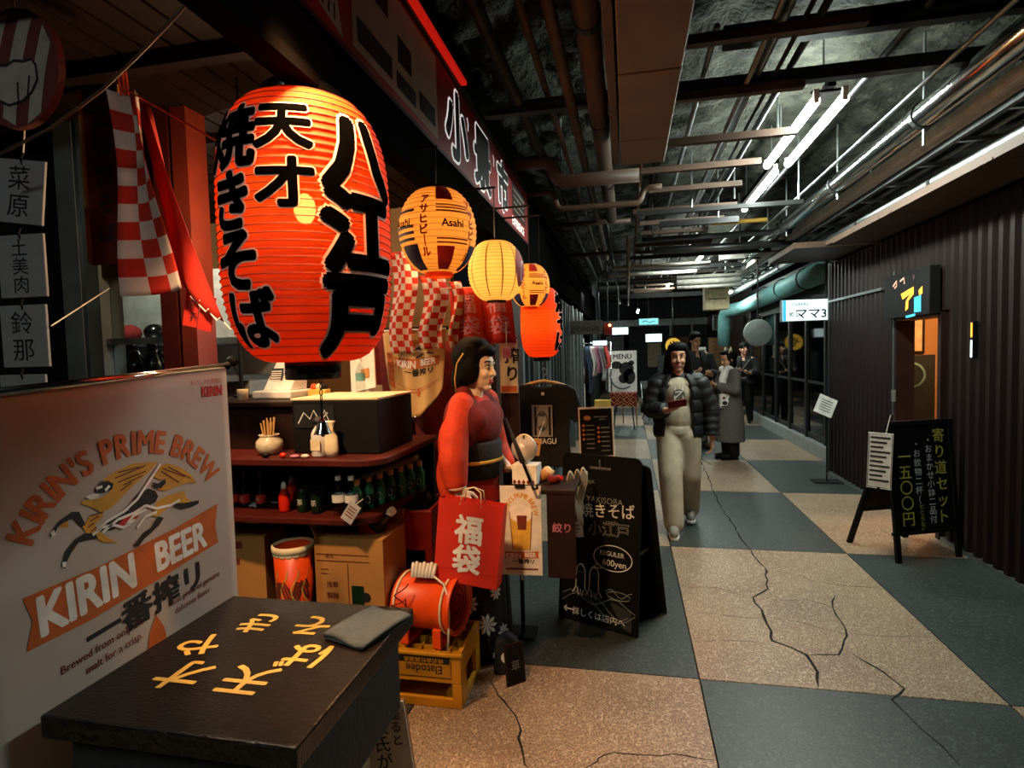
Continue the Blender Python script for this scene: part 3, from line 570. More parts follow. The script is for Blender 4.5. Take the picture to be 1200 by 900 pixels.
# ================================================================ KIRIN PRINT (shared drawing)
def arc_text(f, s, cx, cy, rx, ry, a0, a1, size, mat, lift, bold, xs=.85):
    W = [max(.22, glyphs(c, bold)[3] - glyphs(c, bold)[2] + .12) if c != ' ' else .3 for c in s]; T = sum(W); acc = 0; it = []
    for c, w_ in zip(s, W):
        a = a0 + (a1 - a0) * (acc + w_ / 2) / T; acc += w_
        if c != ' ':
            tx, ty = -rx * math.sin(a), ry * math.cos(a); an = math.atan2(-ty, -tx); x = cx + rx * math.cos(a); y = cy + ry * math.sin(a)
            it.append((c, x, y, size, 'c', xs, an))
    f.text(it, mat, lift, bold)
BEAST = {'gold':[[(-0.158,0.426),(-0.122,0.439),(-0.069,0.455),(-0.005,0.466),(0.131,0.448),(0.09,0.418),(0.026,0.384),(-0.035,0.353),(-0.079,0.325),(-0.121,0.299),(-0.167,0.291),(-0.224,0.293),(-0.256,0.257),(-0.241,0.223),(-0.205,0.205),(-0.176,0.169),(-0.099,0.14),(-0.143,0.173),(-0.191,0.224),(-0.202,0.251),(-0.162,0.275),(-0.185,0.305),(-0.221,0.333),(-0.253,0.348),(-0.255,0.362),(-0.219,0.361),(-0.176,0.352),(-0.136,0.364),(-0.108,0.387),(-0.113,0.406)],[(0.103,0.383),(0.13,0.423),(0.179,0.431),(0.263,0.396),(0.323,0.348),(0.362,0.296),(0.301,0.307),(0.23,0.306),(0.17,0.3),(0.114,0.32),(0.172,0.333),(0.166,0.362),(0.141,0.358)],[(0.11,0.262),(0.16,0.276),(0.21,0.276),(0.281,0.273),(0.287,0.236),(0.322,0.212),(0.258,0.208),(0.189,0.22),(0.138,0.207),(0.113,0.194),(0.074,0.206)],[(-0.351,0.286),(-0.313,0.274),(-0.314,0.303),(-0.334,0.297)],[(-0.32,0.17),(-0.291,0.177),(-0.29,0.199),(-0.311,0.189)]],'black':[[(-0.041,0.265),(-0.016,0.308),(0.022,0.33),(0.068,0.336),(0.106,0.316),(0.12,0.286),(0.102,0.264),(0.047,0.253),(-0.0,0.227),(-0.073,0.212),(-0.128,0.204),(-0.179,0.215),(-0.171,0.242),(-0.097,0.256)],[(-0.244,0.264),(-0.267,0.323),(-0.298,0.331),(-0.35,0.308),(-0.384,0.275),(-0.39,0.264),(-0.375,0.256),(-0.356,0.288),(-0.334,0.297),(-0.3,0.304),(-0.283,0.293),(-0.262,0.258)],[(-0.204,0.217),(-0.252,0.23),(-0.294,0.218),(-0.336,0.182),(-0.351,0.131),(-0.339,0.118),(-0.328,0.145),(-0.309,0.172),(-0.278,0.201),(-0.23,0.196),(-0.194,0.19)],[(0.206,0.215),(0.248,0.19),(0.31,0.18),(0.367,0.186),(0.369,0.203),(0.322,0.208),(0.276,0.214),(0.207,0.229)],[(0.113,0.194),(0.07,0.154),(0.023,0.143),(-0.008,0.115),(-0.031,0.104),(-0.003,0.09),(0.029,0.115),(0.068,0.129),(0.118,0.153),(0.144,0.178)],[(-0.165,0.418),(-0.132,0.417),(-0.107,0.399),(-0.115,0.377),(-0.155,0.371),(-0.193,0.38),(-0.189,0.398)],[(0.093,0.359),(0.124,0.345),(0.157,0.357),(0.168,0.341),(0.138,0.319),(0.099,0.333)]],'red':[[(-0.114,0.212),(-0.057,0.244),(0.002,0.259),(0.034,0.254),(-0.001,0.221),(-0.059,0.207)]],'white':[[(-0.236,0.375),(-0.193,0.38),(-0.175,0.367),(-0.188,0.356),(-0.219,0.358)],[(-0.387,0.278),(-0.371,0.282),(-0.366,0.26),(-0.38,0.258)],[(-0.35,0.148),(-0.332,0.144),(-0.337,0.124),(-0.348,0.128)]],'lines':[[(-0.198,0.224),(-0.151,0.248),(-0.069,0.266),(0.005,0.303),(0.087,0.38),(0.143,0.435)],[(-0.173,0.209),(-0.098,0.241),(-0.013,0.247),(0.047,0.263)],[(-0.217,0.212),(-0.172,0.23),(-0.12,0.224),(-0.074,0.199),(-0.016,0.217)],[(0.047,0.263),(0.108,0.233),(0.19,0.227),(0.246,0.237)],[(-0.004,0.178),(0.044,0.215),(0.106,0.216)],[(-0.189,0.398),(-0.16,0.399)],[(-0.148,0.379),(-0.127,0.395)],[(-0.059,0.207),(-0.022,0.234),(0.046,0.246)]],'hatch':[[(-0.084,0.442),(0.03,0.444)],[(-0.099,0.421),(0.061,0.444)],[(-0.087,0.4),(0.059,0.418)],[(-0.061,0.382),(0.042,0.403)],[(0.153,0.412),(0.286,0.342)],[(0.144,0.4),(0.249,0.322)],[(0.186,0.412),(0.321,0.327)],[(-0.225,0.27),(-0.187,0.282)],[(-0.233,0.249),(-0.208,0.259)],[(-0.222,0.228),(-0.197,0.238)],[(-0.224,0.293),(-0.161,0.292)],[(-0.076,0.361),(-0.018,0.384)]]}
def kirin(f, cx, cy, s, beast=True, arc=True, small=True, lift=.001, tilt=.06):
    """ribbon centre (cx, cy), s = ribbon width"""
    q = lambda L: [(cx + a * s, cy + b * s + a * s * tilt) for a, b in L]
    f.poly([q([(-.5, -.10), (-.47, 0), (-.5, .10), (-.2, .085), (.2, .095), (.5, .12), (.475, .01), (.49, -.085), (.1, -.105), (-.25, -.115)])], 'print_orange', lift)
    f.text([('KIRIN', cx - .44 * s, cy - .075 * s - .025 * s, .215 * s, 'l', .80, tilt), ('BEER', cx + .095 * s, cy - .06 * s, .19 * s, 'l', .78, tilt)], 'print_white', lift * 2, .035)
    f.text([('一番搾リ', cx + .04 * s, cy - .185 * s, .15 * s, 'c', 1.1, tilt)], 'print_black', lift, .035)
    if arc: arc_text(f, "KIRIN'S PRIME BREW", cx, cy + .08 * s, .55 * s, .48 * s, PI - .42, .46, .145 * s, 'print_orange', lift, .035)
    if small:
        f.text([('Brewed from only the', cx - .38 * s, cy - .285 * s, .048 * s, 'l', .9, tilt), ('malt for a crisp.', cx - .28 * s, cy - .34 * s, .048 * s, 'l', .9, tilt), ('first press of genuine', cx + .16 * s, cy - .255 * s, .043 * s, 'l', .9, tilt), ('delicious flavor.', cx + .18 * s, cy - .305 * s, .043 * s, 'l', .9, tilt)], 'print_brown', lift, .012)
        f.poly([q([(.07, -.26), (.11, -.34), (.12, -.39), (.07, -.43), (.01, -.41), (.03, -.33)])], 'print_orange', lift, 'drop_mark')
    if beast:                                        # the running beast, outlines relative to the ribbon
        k = lambda n: [[(cx + a * s, cy + b * s + a * s * (tilt - .06)) for a, b in l] for l in BEAST[n]]
        f.poly(k('gold'), 'print_gold', lift, 'beast_mane'); f.poly(k('black'), 'print_black', lift * 1.6, 'beast_body'); f.poly(k('red'), 'print_red', lift * 2.2, 'beast_flame'); f.poly(k('white'), 'print_white', lift * 2.2, 'beast_muzzle')
        f.line(k('lines'), .012 * s, 'print_white', lift * 2.6, 'beast_line'); f.line(k('hatch'), .006 * s, 'print_brown', lift * 2, 'beast_line')
t = thing('beer_banner', 'large off-white beer banner with a running beast behind the black table', 'banner', (-1.385, 1.345, 0), .0)
pm('banner_cloth', '#b3a79c', .7, 0, .05, 3)
B().sheet(lambda u, v: (.0015 * math.sin(v * 9) * (1 - v), -.40 + .80 * v, .50 + u * (.985 + .045 * v)), 20, 24, .002).to('cloth', 'banner_cloth', t, True)
B().tube([(-.002, -.42, 1.490), (-.002, .41, 1.535)], .011, 10).to('top_bar', 'chrome', t, True)
for y, z in ((-.42, 1.49), (.41, 1.535)): B().ell((-.002, y, z), (.014, .008, .014)).to('end_cap', 'black', t, True)
B().tube([(-.035, 0, .02), (-.035, 0, 1.49)], .01, 8).to('pole', 'steel', t, True); bbx(-.10, .03, -.25, .25, 0, .03).to('foot', 'dark_steel', t)
f = Face(t, (.0025, 0, 0), (0, 1, 0), (0, 0, 1)); kirin(f, 0, .97, .64, lift=.0008)
f.text([('KIRIN', .37, 1.435, .048, 'r', .8)], 'print_red', .001, .04); f.text([('おいしさを笑顔に', .37, 1.478, .018, 'r')], 'print_red', .001)
# ================================================================ LEFT EDGE: hanging plates, disc, flag
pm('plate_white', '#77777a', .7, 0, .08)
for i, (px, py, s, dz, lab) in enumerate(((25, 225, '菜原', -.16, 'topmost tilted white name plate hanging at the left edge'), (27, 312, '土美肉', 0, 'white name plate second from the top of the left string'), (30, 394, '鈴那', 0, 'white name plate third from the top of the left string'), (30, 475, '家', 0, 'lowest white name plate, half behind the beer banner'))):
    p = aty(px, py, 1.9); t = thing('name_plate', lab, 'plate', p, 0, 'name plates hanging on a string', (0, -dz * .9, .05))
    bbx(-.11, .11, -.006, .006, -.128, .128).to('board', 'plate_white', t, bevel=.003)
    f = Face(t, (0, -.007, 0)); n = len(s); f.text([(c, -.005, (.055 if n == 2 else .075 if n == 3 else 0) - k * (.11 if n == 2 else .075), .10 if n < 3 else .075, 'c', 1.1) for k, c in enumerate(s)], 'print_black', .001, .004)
    B().tube([(.0, 0, .10), (.003, -.012, .13), (.0, 0, .155)], .004, 6).to('loop', 'black', t)
    if i == 0: B().tube([(0, 0, .15), (0, 0, 2.87 - p.z)], .003, 5).to('string', 'rope', t)
p = aty(22, 82, 1.7); t = thing('round_sign', 'round red and white striped sign with an outlined white fist, top left', 'sign', p); t.scale = (.85, .85, .85)
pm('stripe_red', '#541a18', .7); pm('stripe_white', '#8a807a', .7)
pl = circ(0, 0, .225, .245, 40)
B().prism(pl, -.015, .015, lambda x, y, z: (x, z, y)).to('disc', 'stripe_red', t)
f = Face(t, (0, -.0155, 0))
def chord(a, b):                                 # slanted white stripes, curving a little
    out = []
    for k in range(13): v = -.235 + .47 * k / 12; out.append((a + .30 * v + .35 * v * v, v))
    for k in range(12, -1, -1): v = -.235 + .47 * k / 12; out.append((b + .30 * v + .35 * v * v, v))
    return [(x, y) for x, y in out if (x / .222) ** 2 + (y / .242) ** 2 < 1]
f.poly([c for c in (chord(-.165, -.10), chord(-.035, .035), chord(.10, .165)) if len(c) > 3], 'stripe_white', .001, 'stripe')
fist = [(-.10, -.12), (-.11, -.02), (-.09, .02), (-.04, .015), (.0, .03), (.05, .02), (.09, .025), (.11, .0), (.115, -.06), (.08, -.11), (.03, -.14), (-.04, -.15)]
f.poly([fist], 'stripe_white', .002, 'fist'); f.line([fist], .012, 'print_black', .003, close=True); f.line([[(.01, -.14), (.012, -.06)], [(.06, -.12), (.075, -.04)]], .010, 'print_black', .003)
B().tube([(0, 0, .22), (.0, .0, .40)], .004, 5).to('cord', 'brown_paint', t)
t = tag(B().tube([aty(-20, 190, 1.7), aty(60, 150, 1.65), aty(120, 105, 1.6), aty(165, 62, 1.55), aty(200, 25, 1.5), aty(240, -20, 1.5)], .006, 6).to('rope', 'brown_paint', None, True), 'slack brown rope sagging across the top left corner', 'rope')
t = tag(B().tube([aty(60, 382, 1.9), aty(128, 338, 2.575)], .003, 5).to('cord', 'rope'), 'thin pale cord from the name plates to the grey post', 'cord')
p = aty(122, 200, 2.3); t = thing('wooden_signboard', 'dark red wooden signboard behind the chequered pennant', 'sign', p)
bbx(-.12, .12, 0, .02, -.44, .42).to('board', 'red_wood', t, bevel=.01)
for x in (-.115, .1): bbx(x, x + .015, -.012, .0, -.43, .41).to('frame_rail', 'wood', t)
f = Face(t, (0, -.001, 0)); f.text(f.column('名物焼そば', 0, .25, .10, .135), 'print_black', .001, .02)
# pennant pole, chequered and red flag
pm('flag_red', '#b8240e', .85, 0, .1, trans=.25); pm('flag_white', '#c9b8ae', .85, 0, .08, trans=.25); pm('flag_dark', '#5c1208', .85, trans=.2)
def checker(fn, nx, ny, sub, pick, par, mats=('flag_red', 'flag_white')):
    o = B().sheet(fn, nx * sub, ny * sub, .002).to('chequered_cloth', mats[0], par, True); o.data.materials.append(MT[mats[1]]); k = 0
    for i in range(nx * sub):
        for j in range(ny * sub):
            for q in (0, 1): o.data.polygons[k].material_index = pick(i // sub, j // sub); k += 1
    return o
t = thing('chequered_pennant', 'red and white chequered pennant hanging beside the giant lantern', 'flag', (0, 0, 0))
A, Bq, Cq, Dq = aty(124, 104, 1.9), aty(160, 106, 1.9), aty(212, 338, 1.9), aty(146, 348, 1.9)
def fl_(u, v):
    p = A.lerp(Bq, u).lerp(Dq.lerp(Cq, u), v); p.y += .05 * math.sin(u * PI * 1.1) + .02 * math.sin(v * 5 + u * 3); return p
checker(fl_, 3, 11, 3, lambda i, j: 1 if (i + j) % 2 == 0 else 0, t)
A2, B2, C2, D2 = aty(158, 112, 2.0), aty(178, 130, 2.0), aty(265, 378, 2.0), aty(196, 318, 2.0)
t2 = thing('red_flag', 'plain red flag with a white-fringed edge hung behind the chequered pennant', 'flag', (0, 0, 0))
def fl2(u, v):
    p = A2.lerp(B2, u).lerp(D2.lerp(C2, u), v ** .9); p.y += .04 * math.sin(u * 4 + v * 2); return p
B().sheet(fl2, 10, 16, .002).to('cloth', 'flag_red', t2, True)
b = B()
for k in range(7): p = fl2(k / 6, 1); b.tube([p, p + V((.03, 0, -.03)), p + V((.05, -.01, -.02))], .003, 5)
b.to('fringe', 'rope', t2)
b = B()
for px in (138, 143, 147): b.tube([aty(px, 84, 1.9), aty(px + 4, 112, 1.9)], .004, 6)
b.to('pole_tips', 'orange_cloth', t); B().tube([aty(146, 104, 1.9), aty(256, 166, 1.9)], .004, 6).to('pole', 'red_plastic', t2)
t3 = thing('price_tag', 'orange-red folded paper tags pinned under the red flag', 'tag', aty(232, 362, 2.0)); B().tube([(0, 0, .05), (.02, .01, .14)], .002, 5).to('pin_thread', 'rope', t3)
for k, (x, z, a) in enumerate(((-.03, 0, .2), (.035, -.02, .25))): B().box((x, .005 * k, z), (.065, .003, .14), RY(a)).to('paper', 'flag_red', t3)
f = Face(t3, (0, -.004, 0)); f.text([('焼', -.03, .02, .04, 'c'), ('卉', -.02, -.03, .04, 'c')], 'print_black', .001)
# ================================================================ COUNTER
t = thing('counter_unit', 'dark wooden shop counter with open shelves of bottles and boxes', 'counter', (0, 0, 0))
def slab(z, x1, y0, y1, th=.03, r=.12):
    pts = [(-2.75, y0)] + [(x1 - r + r * math.sin(a), y0 + r - r * math.cos(a)) for a in [i * PI / 12 for i in range(7)]] + [(x1, y1), (-2.75, y1)]
    return B().prism(pts, z - th, z)
slab(1.115, -1.03, 2.20, 2.95).to('shelf', 'red_wood', t, bevel=.005)
slab(.845, -1.10, 2.24, 2.95).to('shelf', 'red_wood', t, bevel=.005)
slab(.30, -1.10, 2.24, 2.95).to('shelf', 'dark_wood', t, bevel=.005)
bbx(-2.75, -1.36, 2.46, 2.95, 1.115, 1.325).to('cabinet', 'dark_wood', t, bevel=.005)
bbx(-2.75, -1.30, 2.42, 3.0, 1.325, 1.35).to('worktop', 'dark_wood', t, bevel=.006)
bbx(-2.75, -1.06, 2.94, 2.97, 0, 1.09).to('back_panel', 'black', t)
for x in (-2.7, -1.16): bbx(x, x + .035, 2.86, 2.93, 0, 1.085).to('upright', 'dark_wood', t)
o = bbx(-.215, .215, -.20, .20, 0, .245).to('counter_box', 'black', loc=aty(418, 522, 2.55), bevel=.006); o.location.z = 1.116
tag(o, 'wide black box with a flat white lid on the counter end', 'box')
bbx(-.218, .218, -.203, .203, .245, .256).to('lid', 'cream', o, bevel=.003)
bbx(-.20, -.0, -.206, -.20, .12, .225).to('label_plate', 'dark_steel', o); f = Face(o, (-.10, -.2065, .17)); f.line([[(-.08, -.03), (-.05, .02), (-.02, -.01), (.0, .03), (.03, -.02), (.07, .02)], [(.03, -.03), (.055, .03), (.08, -.03), (.03, -.03)]], .006, 'chalk', .001)
# ---- on the mid shelf
p = aty(316, 524, 2.33); t = thing('chopstick_jar', 'round stoneware jar full of wooden chopsticks on the counter shelf', 'jar', (p.x, 2.33, 1.116))
B().lathe([(.03, 0), (.048, .008), (.060, .035), (.058, .06), (.042, .078), (.040, .085), (.047, .09), (.043, .091), (.036, .085), (.036, .03)], 28).to('pot', 'ceramic', t, True)
for i in range(14):
    a = i * 2.4; r = .026 * math.sqrt((i + .5) / 14); B().tube([(r * .6 * math.cos(a), r * .6 * math.sin(a), .03), (r * 1.45 * math.cos(a), r * 1.2 * math.sin(a), .145 + .012 * (i % 3))], .0034, 5).to('chopstick', 'pale_wood', t)
t = thing('hand_bell', 'small silver bell hanging on a chain below the giant lantern', 'bell', aty(378, 500, 1.57)); t.scale = (.8, .8, .8)
B().lathe([(.034, -.028), (.032, -.024), (.022, 0), (.017, .02), (.008, .032), (.002, .035)], 24).to('bell', 'chrome', t, True); B().ell((0, 0, -.03), (.009, .009, .009)).to('clapper', 'black', t, True)
B().tube([(0, 0, .03), (0, 0, .10)], .005, 6).to('stem', 'dark_steel', t)
for k in range(6): B().tube([(.006 * math.cos(a), 0, .11 + .022 * k + .013 * math.sin(a)) if k % 2 else (0, .006 * math.cos(a), .11 + .022 * k + .013 * math.sin(a)) for a in [i * PI / 4 for i in range(9)]], .002, 5, False).to('chain_link', 'dark_steel', t)
B().tube([(0, 0, .235), (.0, 0, .27)], .003, 5).to('hook', 'dark_steel', t); B().tube([(.02 * math.cos(a), 0, .255 + .02 * math.sin(a)) for a in [i * PI / 6 for i in range(13)]], .0035, 6, False).to('ring', 'dark_steel', t)
def bottle(b, h, r, nk=.35): return b.lathe([(r * .9, 0), (r, .005), (r, h * .62), (r * .8, h * .72), (r * nk, h * .82), (r * nk, h * .93)], 18)
p = aty(376, 526, 2.3); t = thing('spray_bottle', 'white plastic handled bottle with a dark cap in front of the black box', 'bottle', (p.x, 2.29, 1.116))
bottle(B(), .16, .035, .5).to('body', 'white', t, True); B().lathe([(.02, .145), (.028, .148), (.026, .165), (.012, .178)], 16).to('cap', 'navy', t, True); B().tube([(.03, -.0, .04), (.045, -.01, .09), (.02, 0, .135)], .006, 6).to('handle', 'white', t, True)
f = Face(t, (-.022, -.035, .03)); f.rect(0, 0, .045, .05, 'print_black' if 0 else 'cream', .002, 'label')
p = aty(388, 526, 2.3); t = thing('tied_bag', 'cream packet tied at its neck beside the white plastic bottle', 'packet', (p.x + .01, 2.29, 1.116))
B().lathe([(.03, 0), (.034, .03), (.028, .09), (.008, .115), (.018, .15), (.022, .158)], 12, sx=1, sy=.7).to('packet', 'cream', t, True); B().tube([(.012 * math.cos(a), .009 * math.sin(a), .115) for a in [i * PI / 4 for i in range(9)]], .003, 5, False).to('tie', 'gold', t)
for (px, m, s, lab) in ((292, 'black', (.02, .016, .012), 'small black lump lying left of the red trinket on the shelf'), (312, 'sauce_red', (.016, .012, .012), 'small red trinket lying on the counter shelf'), (326, 'pink', (.024, .014, .008), 'small pale pink trinket lying on the counter shelf'), (338, 'white', (.02, .01, .009), 'small white trinket lying nearest the white bottle')):
    q = aty(px + 20, 530, 2.24); o = B().ell((0, 0, s[2]), s).to('trinket', m, None, True, loc=(q.x, 2.235, 1.116)); tag(o, lab, 'trinket')
# ---- behind on the worktop
p = aty(320, 476, 2.6); t = thing('cash_register', 'pale grey cash register with a tall upright screen on the counter', 'register', (p.x, 2.7, 1.351), -.1)
bbx(-.12, .12, -.1, .12, 0, .04).to('base', 'white', t, bevel=.008); B().prism([(-.06, .04), (.08, .04), (.10, .19), (.055, .19)], -.085, .085, lambda x, y, z: (z, x, y)).to('screen_stand', 'white', t, bevel=.006)
f = Face(t, (-.07, -.012, .08), (1, 0, 0), (0, .3, 1)); f.rect(0, .0, .08, .075, 'screen', .012, 'screen'); f.line([[(.005, .012 * k + .01), (.07, .012 * k + .01)] for k in range(5)], .006, 'print_white', .014)
bbx(-.03, .06, .09, .10, .19, .26).to('card', 'white_paper', t)
p = aty(408, 466, 2.75); t = thing('tilted_panel', 'white tilted menu panel on the counter behind the giant lantern', 'panel', (p.x + .02, 2.85, 1.375), -.2, None)
B().box((0, .03, .13), (.16, .012, .28), RX(-.25) @ RY(-.2)).to('panel', 'white', t, bevel=.004); B().box((.03, .012, .09), (.05, .012, .05), RX(-.25) @ RY(-.2)).to('picture', 'cardboard', t); bbx(-.06, .06, .0, .12, -.02, .02).to('foot', 'white', t)
p = aty(372, 462, 2.7); o = bbx(-.05, .05, -.03, .03, 0, .04).to('snack_box', 'gold', loc=(p.x, 2.72, 1.351), bevel=.004); tag(o, 'low gold box behind the hanging bell', 'box')
for k in range(3): B().ell((-.03 + .03 * k, 0, .05), (.018, .018, .02)).to('sweet', ('orange_paint', 'cream', 'black')[k], o, True)
p = aty(295, 470, 2.6); o = B().lathe([(.025, 0), (.028, .05), (.026, .055)], 16).to('small_pot', 'cream', None, True, loc=(p.x - .02, 2.56, 1.351)); tag(o, 'small cream pot left of the cash register', 'pot')
p = aty(282, 430, 2.75); t = thing('counter_lamp_pole', 'thin black pole with a round knob standing on the counter', 'pole', (p.x, 2.75, 1.351)); B().tube([(0, 0, 0), (0, 0, .36)], .01, 8).to('pole', 'black', t); B().ell((-.05, 0, .20), (.035, .03, .03)).to('knob', 'black', t, True); B().tube([(-.05, 0, .2), (0, 0, .1)], .006, 6).to('arm', 'black', t); B().lathe([(.045, 0), (.045, .012)], 16).to('foot', 'black', t)
p = aty(446, 458, 2.85); t = thing('water_bottle', 'small clear drink bottle with white cap on the box lid beside the beer tapestry', 'bottle', (p.x - .02, 2.66, 1.373)); bottle(B(), .17, .024).to('body', 'clear_plastic', t, True); B().lathe([(.011, .155), (.011, .175)], 12).to('cap', 'white', t); B().lathe([(.0246, .06), (.0246, .10)], 18, cap=False).to('label', 'teal', t, True)
# ---- bottles on the second shelf
for i, px in enumerate((278, 290, 309)):
    p = aty(px, 584, 2.42); t = thing('sauce_bottle', ('slender dark sauce bottle closest to the beer banner', 'slender dark sauce bottle between two others on the lower shelf', 'slender dark sauce bottle nearest the red hot sauce')[i], 'bottle', (p.x, 2.40, .846), 0, 'dark sauce bottles on the lower shelf')
    sb = B().lathe([(.022, 0), (.024, .01), (.024, .07), (.009, .10), (.008, .17), (.010, .172), (.010, .19)], 16).to('body', 'black_gloss', t, True); B().lathe([(.0246, .02), (.0246, .06)], 16, cap=False).to('label', 'print_red', sb, True); Face(t, (-.008, -.025, .03)).text([('卍' if 0 else '回', .008, .01, .018, 'c')], 'cream', .001)
for i, (px, y) in enumerate(((334, 2.33), (343, 2.45))):
    p = aty(px, 598, y); t = thing('hot_sauce', ('red' if i == 0 else 'second, half hidden red') + ' hot sauce bottle with a white cap on the lower shelf', 'bottle', (p.x, y, .846))
    B().lathe([(.022, 0), (.026, .01), (.026, .075), (.012, .105), (.012, .11)], 18).to('body', 'sauce_red', t, True); B().lathe([(.014, .108), (.012, .125), (.006, .14)], 14).to('cap', 'white', t, True)
for i, (px, y) in enumerate(((356, 2.34), (372, 2.33), (362, 2.46), (378, 2.46))):
    p = aty(px, 602, y); t = thing('drink_can', 'squat dark green can, %s of the four on the lower shelf' % ('front left', 'front right', 'back left', 'back right')[i], 'can', (p.x, y, .846), 0, 'dark green cans on the lower shelf')
    B().lathe([(.022, 0), (.027, .006), (.027, .095), (.023, .105)], 20).to('body', 'green_can', t, True); B().lathe([(.023, .105), (.025, .108), (.02, .106)], 20).to('lid', 'chrome', t); Face(t, (0, -.028, .05)).text([('茶', 0, 0, .03, 'c')], 'white', .001)
for i, px in enumerate((398, 413)):
    p = aty(px, 606, 2.31); t = thing('clear_bottle', ('left' if i == 0 else 'right') + ' one of the two clear bottles with pale labels, fronting the green ones', 'bottle', (p.x, 2.31, .846))
    cb = bottle(B(), .17, .029).to('body', 'clear_plastic', t, True); B().lathe([(.013, .158), (.013, .178)], 14).to('cap', 'white', t); B().lathe([(.0296, .06), (.0296, .095)], 20, cap=False).to('label', 'white_paper', cb, True)
for i in range(7):
    t = thing('green_bottle', 'green bottle with tan cap, %s from the front of its row' % ('first', 'second', 'third', 'fourth', 'fifth', 'sixth', 'seventh')[i], 'bottle', (-1.225 + .022 * i, 2.36 + .075 * i, .846), 0, 'green labelled bottles in a row')
    gb = bottle(B(), .14, .025, .55).to('body', 'green_label', t, True); B().lathe([(.016, .125), (.016, .15)], 12).to('cap', 'pale_wood', t); B().lathe([(.0256, .02), (.0256, .07)], 18, cap=False).to('label', 'green_can' if i % 2 else 'green_label', gb, True); Face(t, (.006, -.026, .045)).line([circ(0, 0, .012, .018, 14)], .004, 'white', .001)
t = B().tube([(-1.20, 2.36, 1.01), (-1.03, 2.62, 1.05)], .016, 12).to('paper_roll', 'grey_cloth', None, True); tag(t, 'grey paper roll lying across the tops of the green bottles', 'roll')
# ---- on the lowest shelf and beside it
def carton(label, c, size, rz, prints):
    t = thing('cardboard_box', label, 'box', c, rz); x, y, z = size; b = B()
    bbx(-x / 2, x / 2, -y / 2, y / 2, 0, z).to('body', 'cardboard', t, bevel=.003)
    B().box((-(x / 2 + .01), 0, z + .03), (.004, y * .95, .07), RY(-.35)).to('flap', 'cardboard', t); B().box((0, y / 2 + .01, z + .03), (x * .95, .004, .07), RX(-.35)).to('flap', 'cardboard', t)
    f = Face(t, (-x / 2, -y / 2 - .001, 0)); 
    for it in prints: getattr(f, it[0])(*it[1:])
    return t
p0 = aty(366, 630, 2.30); p1 = aty(447, 630, 2.30)
W_ = p1.x - p0.x
carton('large printed cardboard box standing open under the shelves', ((p0.x + p1.x) / 2, 2.44, .301), (W_, .26, p0.z - .301), 0.0,
       [('text', [('黒生', .05 * W_ / .3, .345, .022), ('浅草', .085, .22, .03, 'c'), ('製麺', .085, .17, .03, 'c')], 'print_brown', .001, .02), ('poly', [[(.18, .13), (.24, .13), (.24, .22), (.18, .22)]], 'green_can', .001), ('poly', [circ(.25, .17, .022), circ(.05, .09, .02)], 'print_black', .002),
        ('line', [[(.01, .36), (.27, .36)], [(.01, .33), (.27, .33)], [(.165, .32), (.165, .02)], [(.03, .29), (.07, .29)], [(.03, .27), (.07, .27)], [(.09, .1), (.15, .1)], [(.09, .085), (.15, .085)]], .004, 'print_brown', .001)])
p = aty(292, 640, 2.4); tb = carton('smaller cardboard box under a grey plastic bag', (p.x - .03, 2.50, .301), (.20, .24, .40), .15, [('poly', [[(.02, .34), (.09, .34), (.09, .375), (.02, .375)], [(.05, .26), (.075, .26), (.075, .29), (.05, .29)]], 'print_brown', .001)])
def crum(u, v):
    a = 2 * PI * u; b_ = PI * (v - .5) * .98; r = 1 + .18 * math.sin(5 * a + 3 * v * 6) * math.cos(b_) + .1 * math.sin(9 * a)
    return (.12 * r * math.cos(a) * math.cos(b_), .10 * r * math.sin(a) * math.cos(b_), .04 + .045 * math.sin(b_) * (1 + .3 * math.sin(3 * a)))
pm('plastic_bag', '#a9a6a4', .3, 0, .2, 20)
o = B().sheet(crum, 40, 14, .001).to('plastic_bag', 'plastic_bag', None, True, loc=(p.x + .03, 2.46, .765)); tag(o, 'crumpled grey plastic bag on top of the smaller cardboard box', 'bag')
p = aty(340, 662, 2.33); t = thing('paper_bucket', 'round orange-red popcorn style bucket with a scalloped white rim, empty', 'bucket', (p.x, 2.36, .301))
B().lathe([(.072, 0), (.074, .005), (.09, .375), (.086, .375), (.07, .02), (.001, .012)], 36, cap=False).to('body', 'orange_paint', t, True)
B().lathe([(.090, .355), (.096, .36), (.096, .385), (.088, .388), (.083, .375)], 36, cap=False).to('rim', 'cream', t, True)
fb = Face(t, warp=lambda x, y, l: V((math.sin(x / .085) * (.074 + .042 * y + l), -math.cos(x / .085) * (.074 + .042 * y + l), y)), grid=.03)
fb.line([[(-.12 + .02 * k, .18 + .05 * math.sin(k * 1.3 + j)) for k in range(13)] for j in range(3)], .012, 'print_brown', .002); fb.line([[(-.1 + .05 * j + .02 * math.sin(k), .04 + .03 * k) for k in range(9)] for j in range(5)], .006, 'gold', .002)
fb.poly([circ(-.12 + .03 * k, .352, .015, .01, 10) for k in range(9)], 'cream', .003, 'scallop')
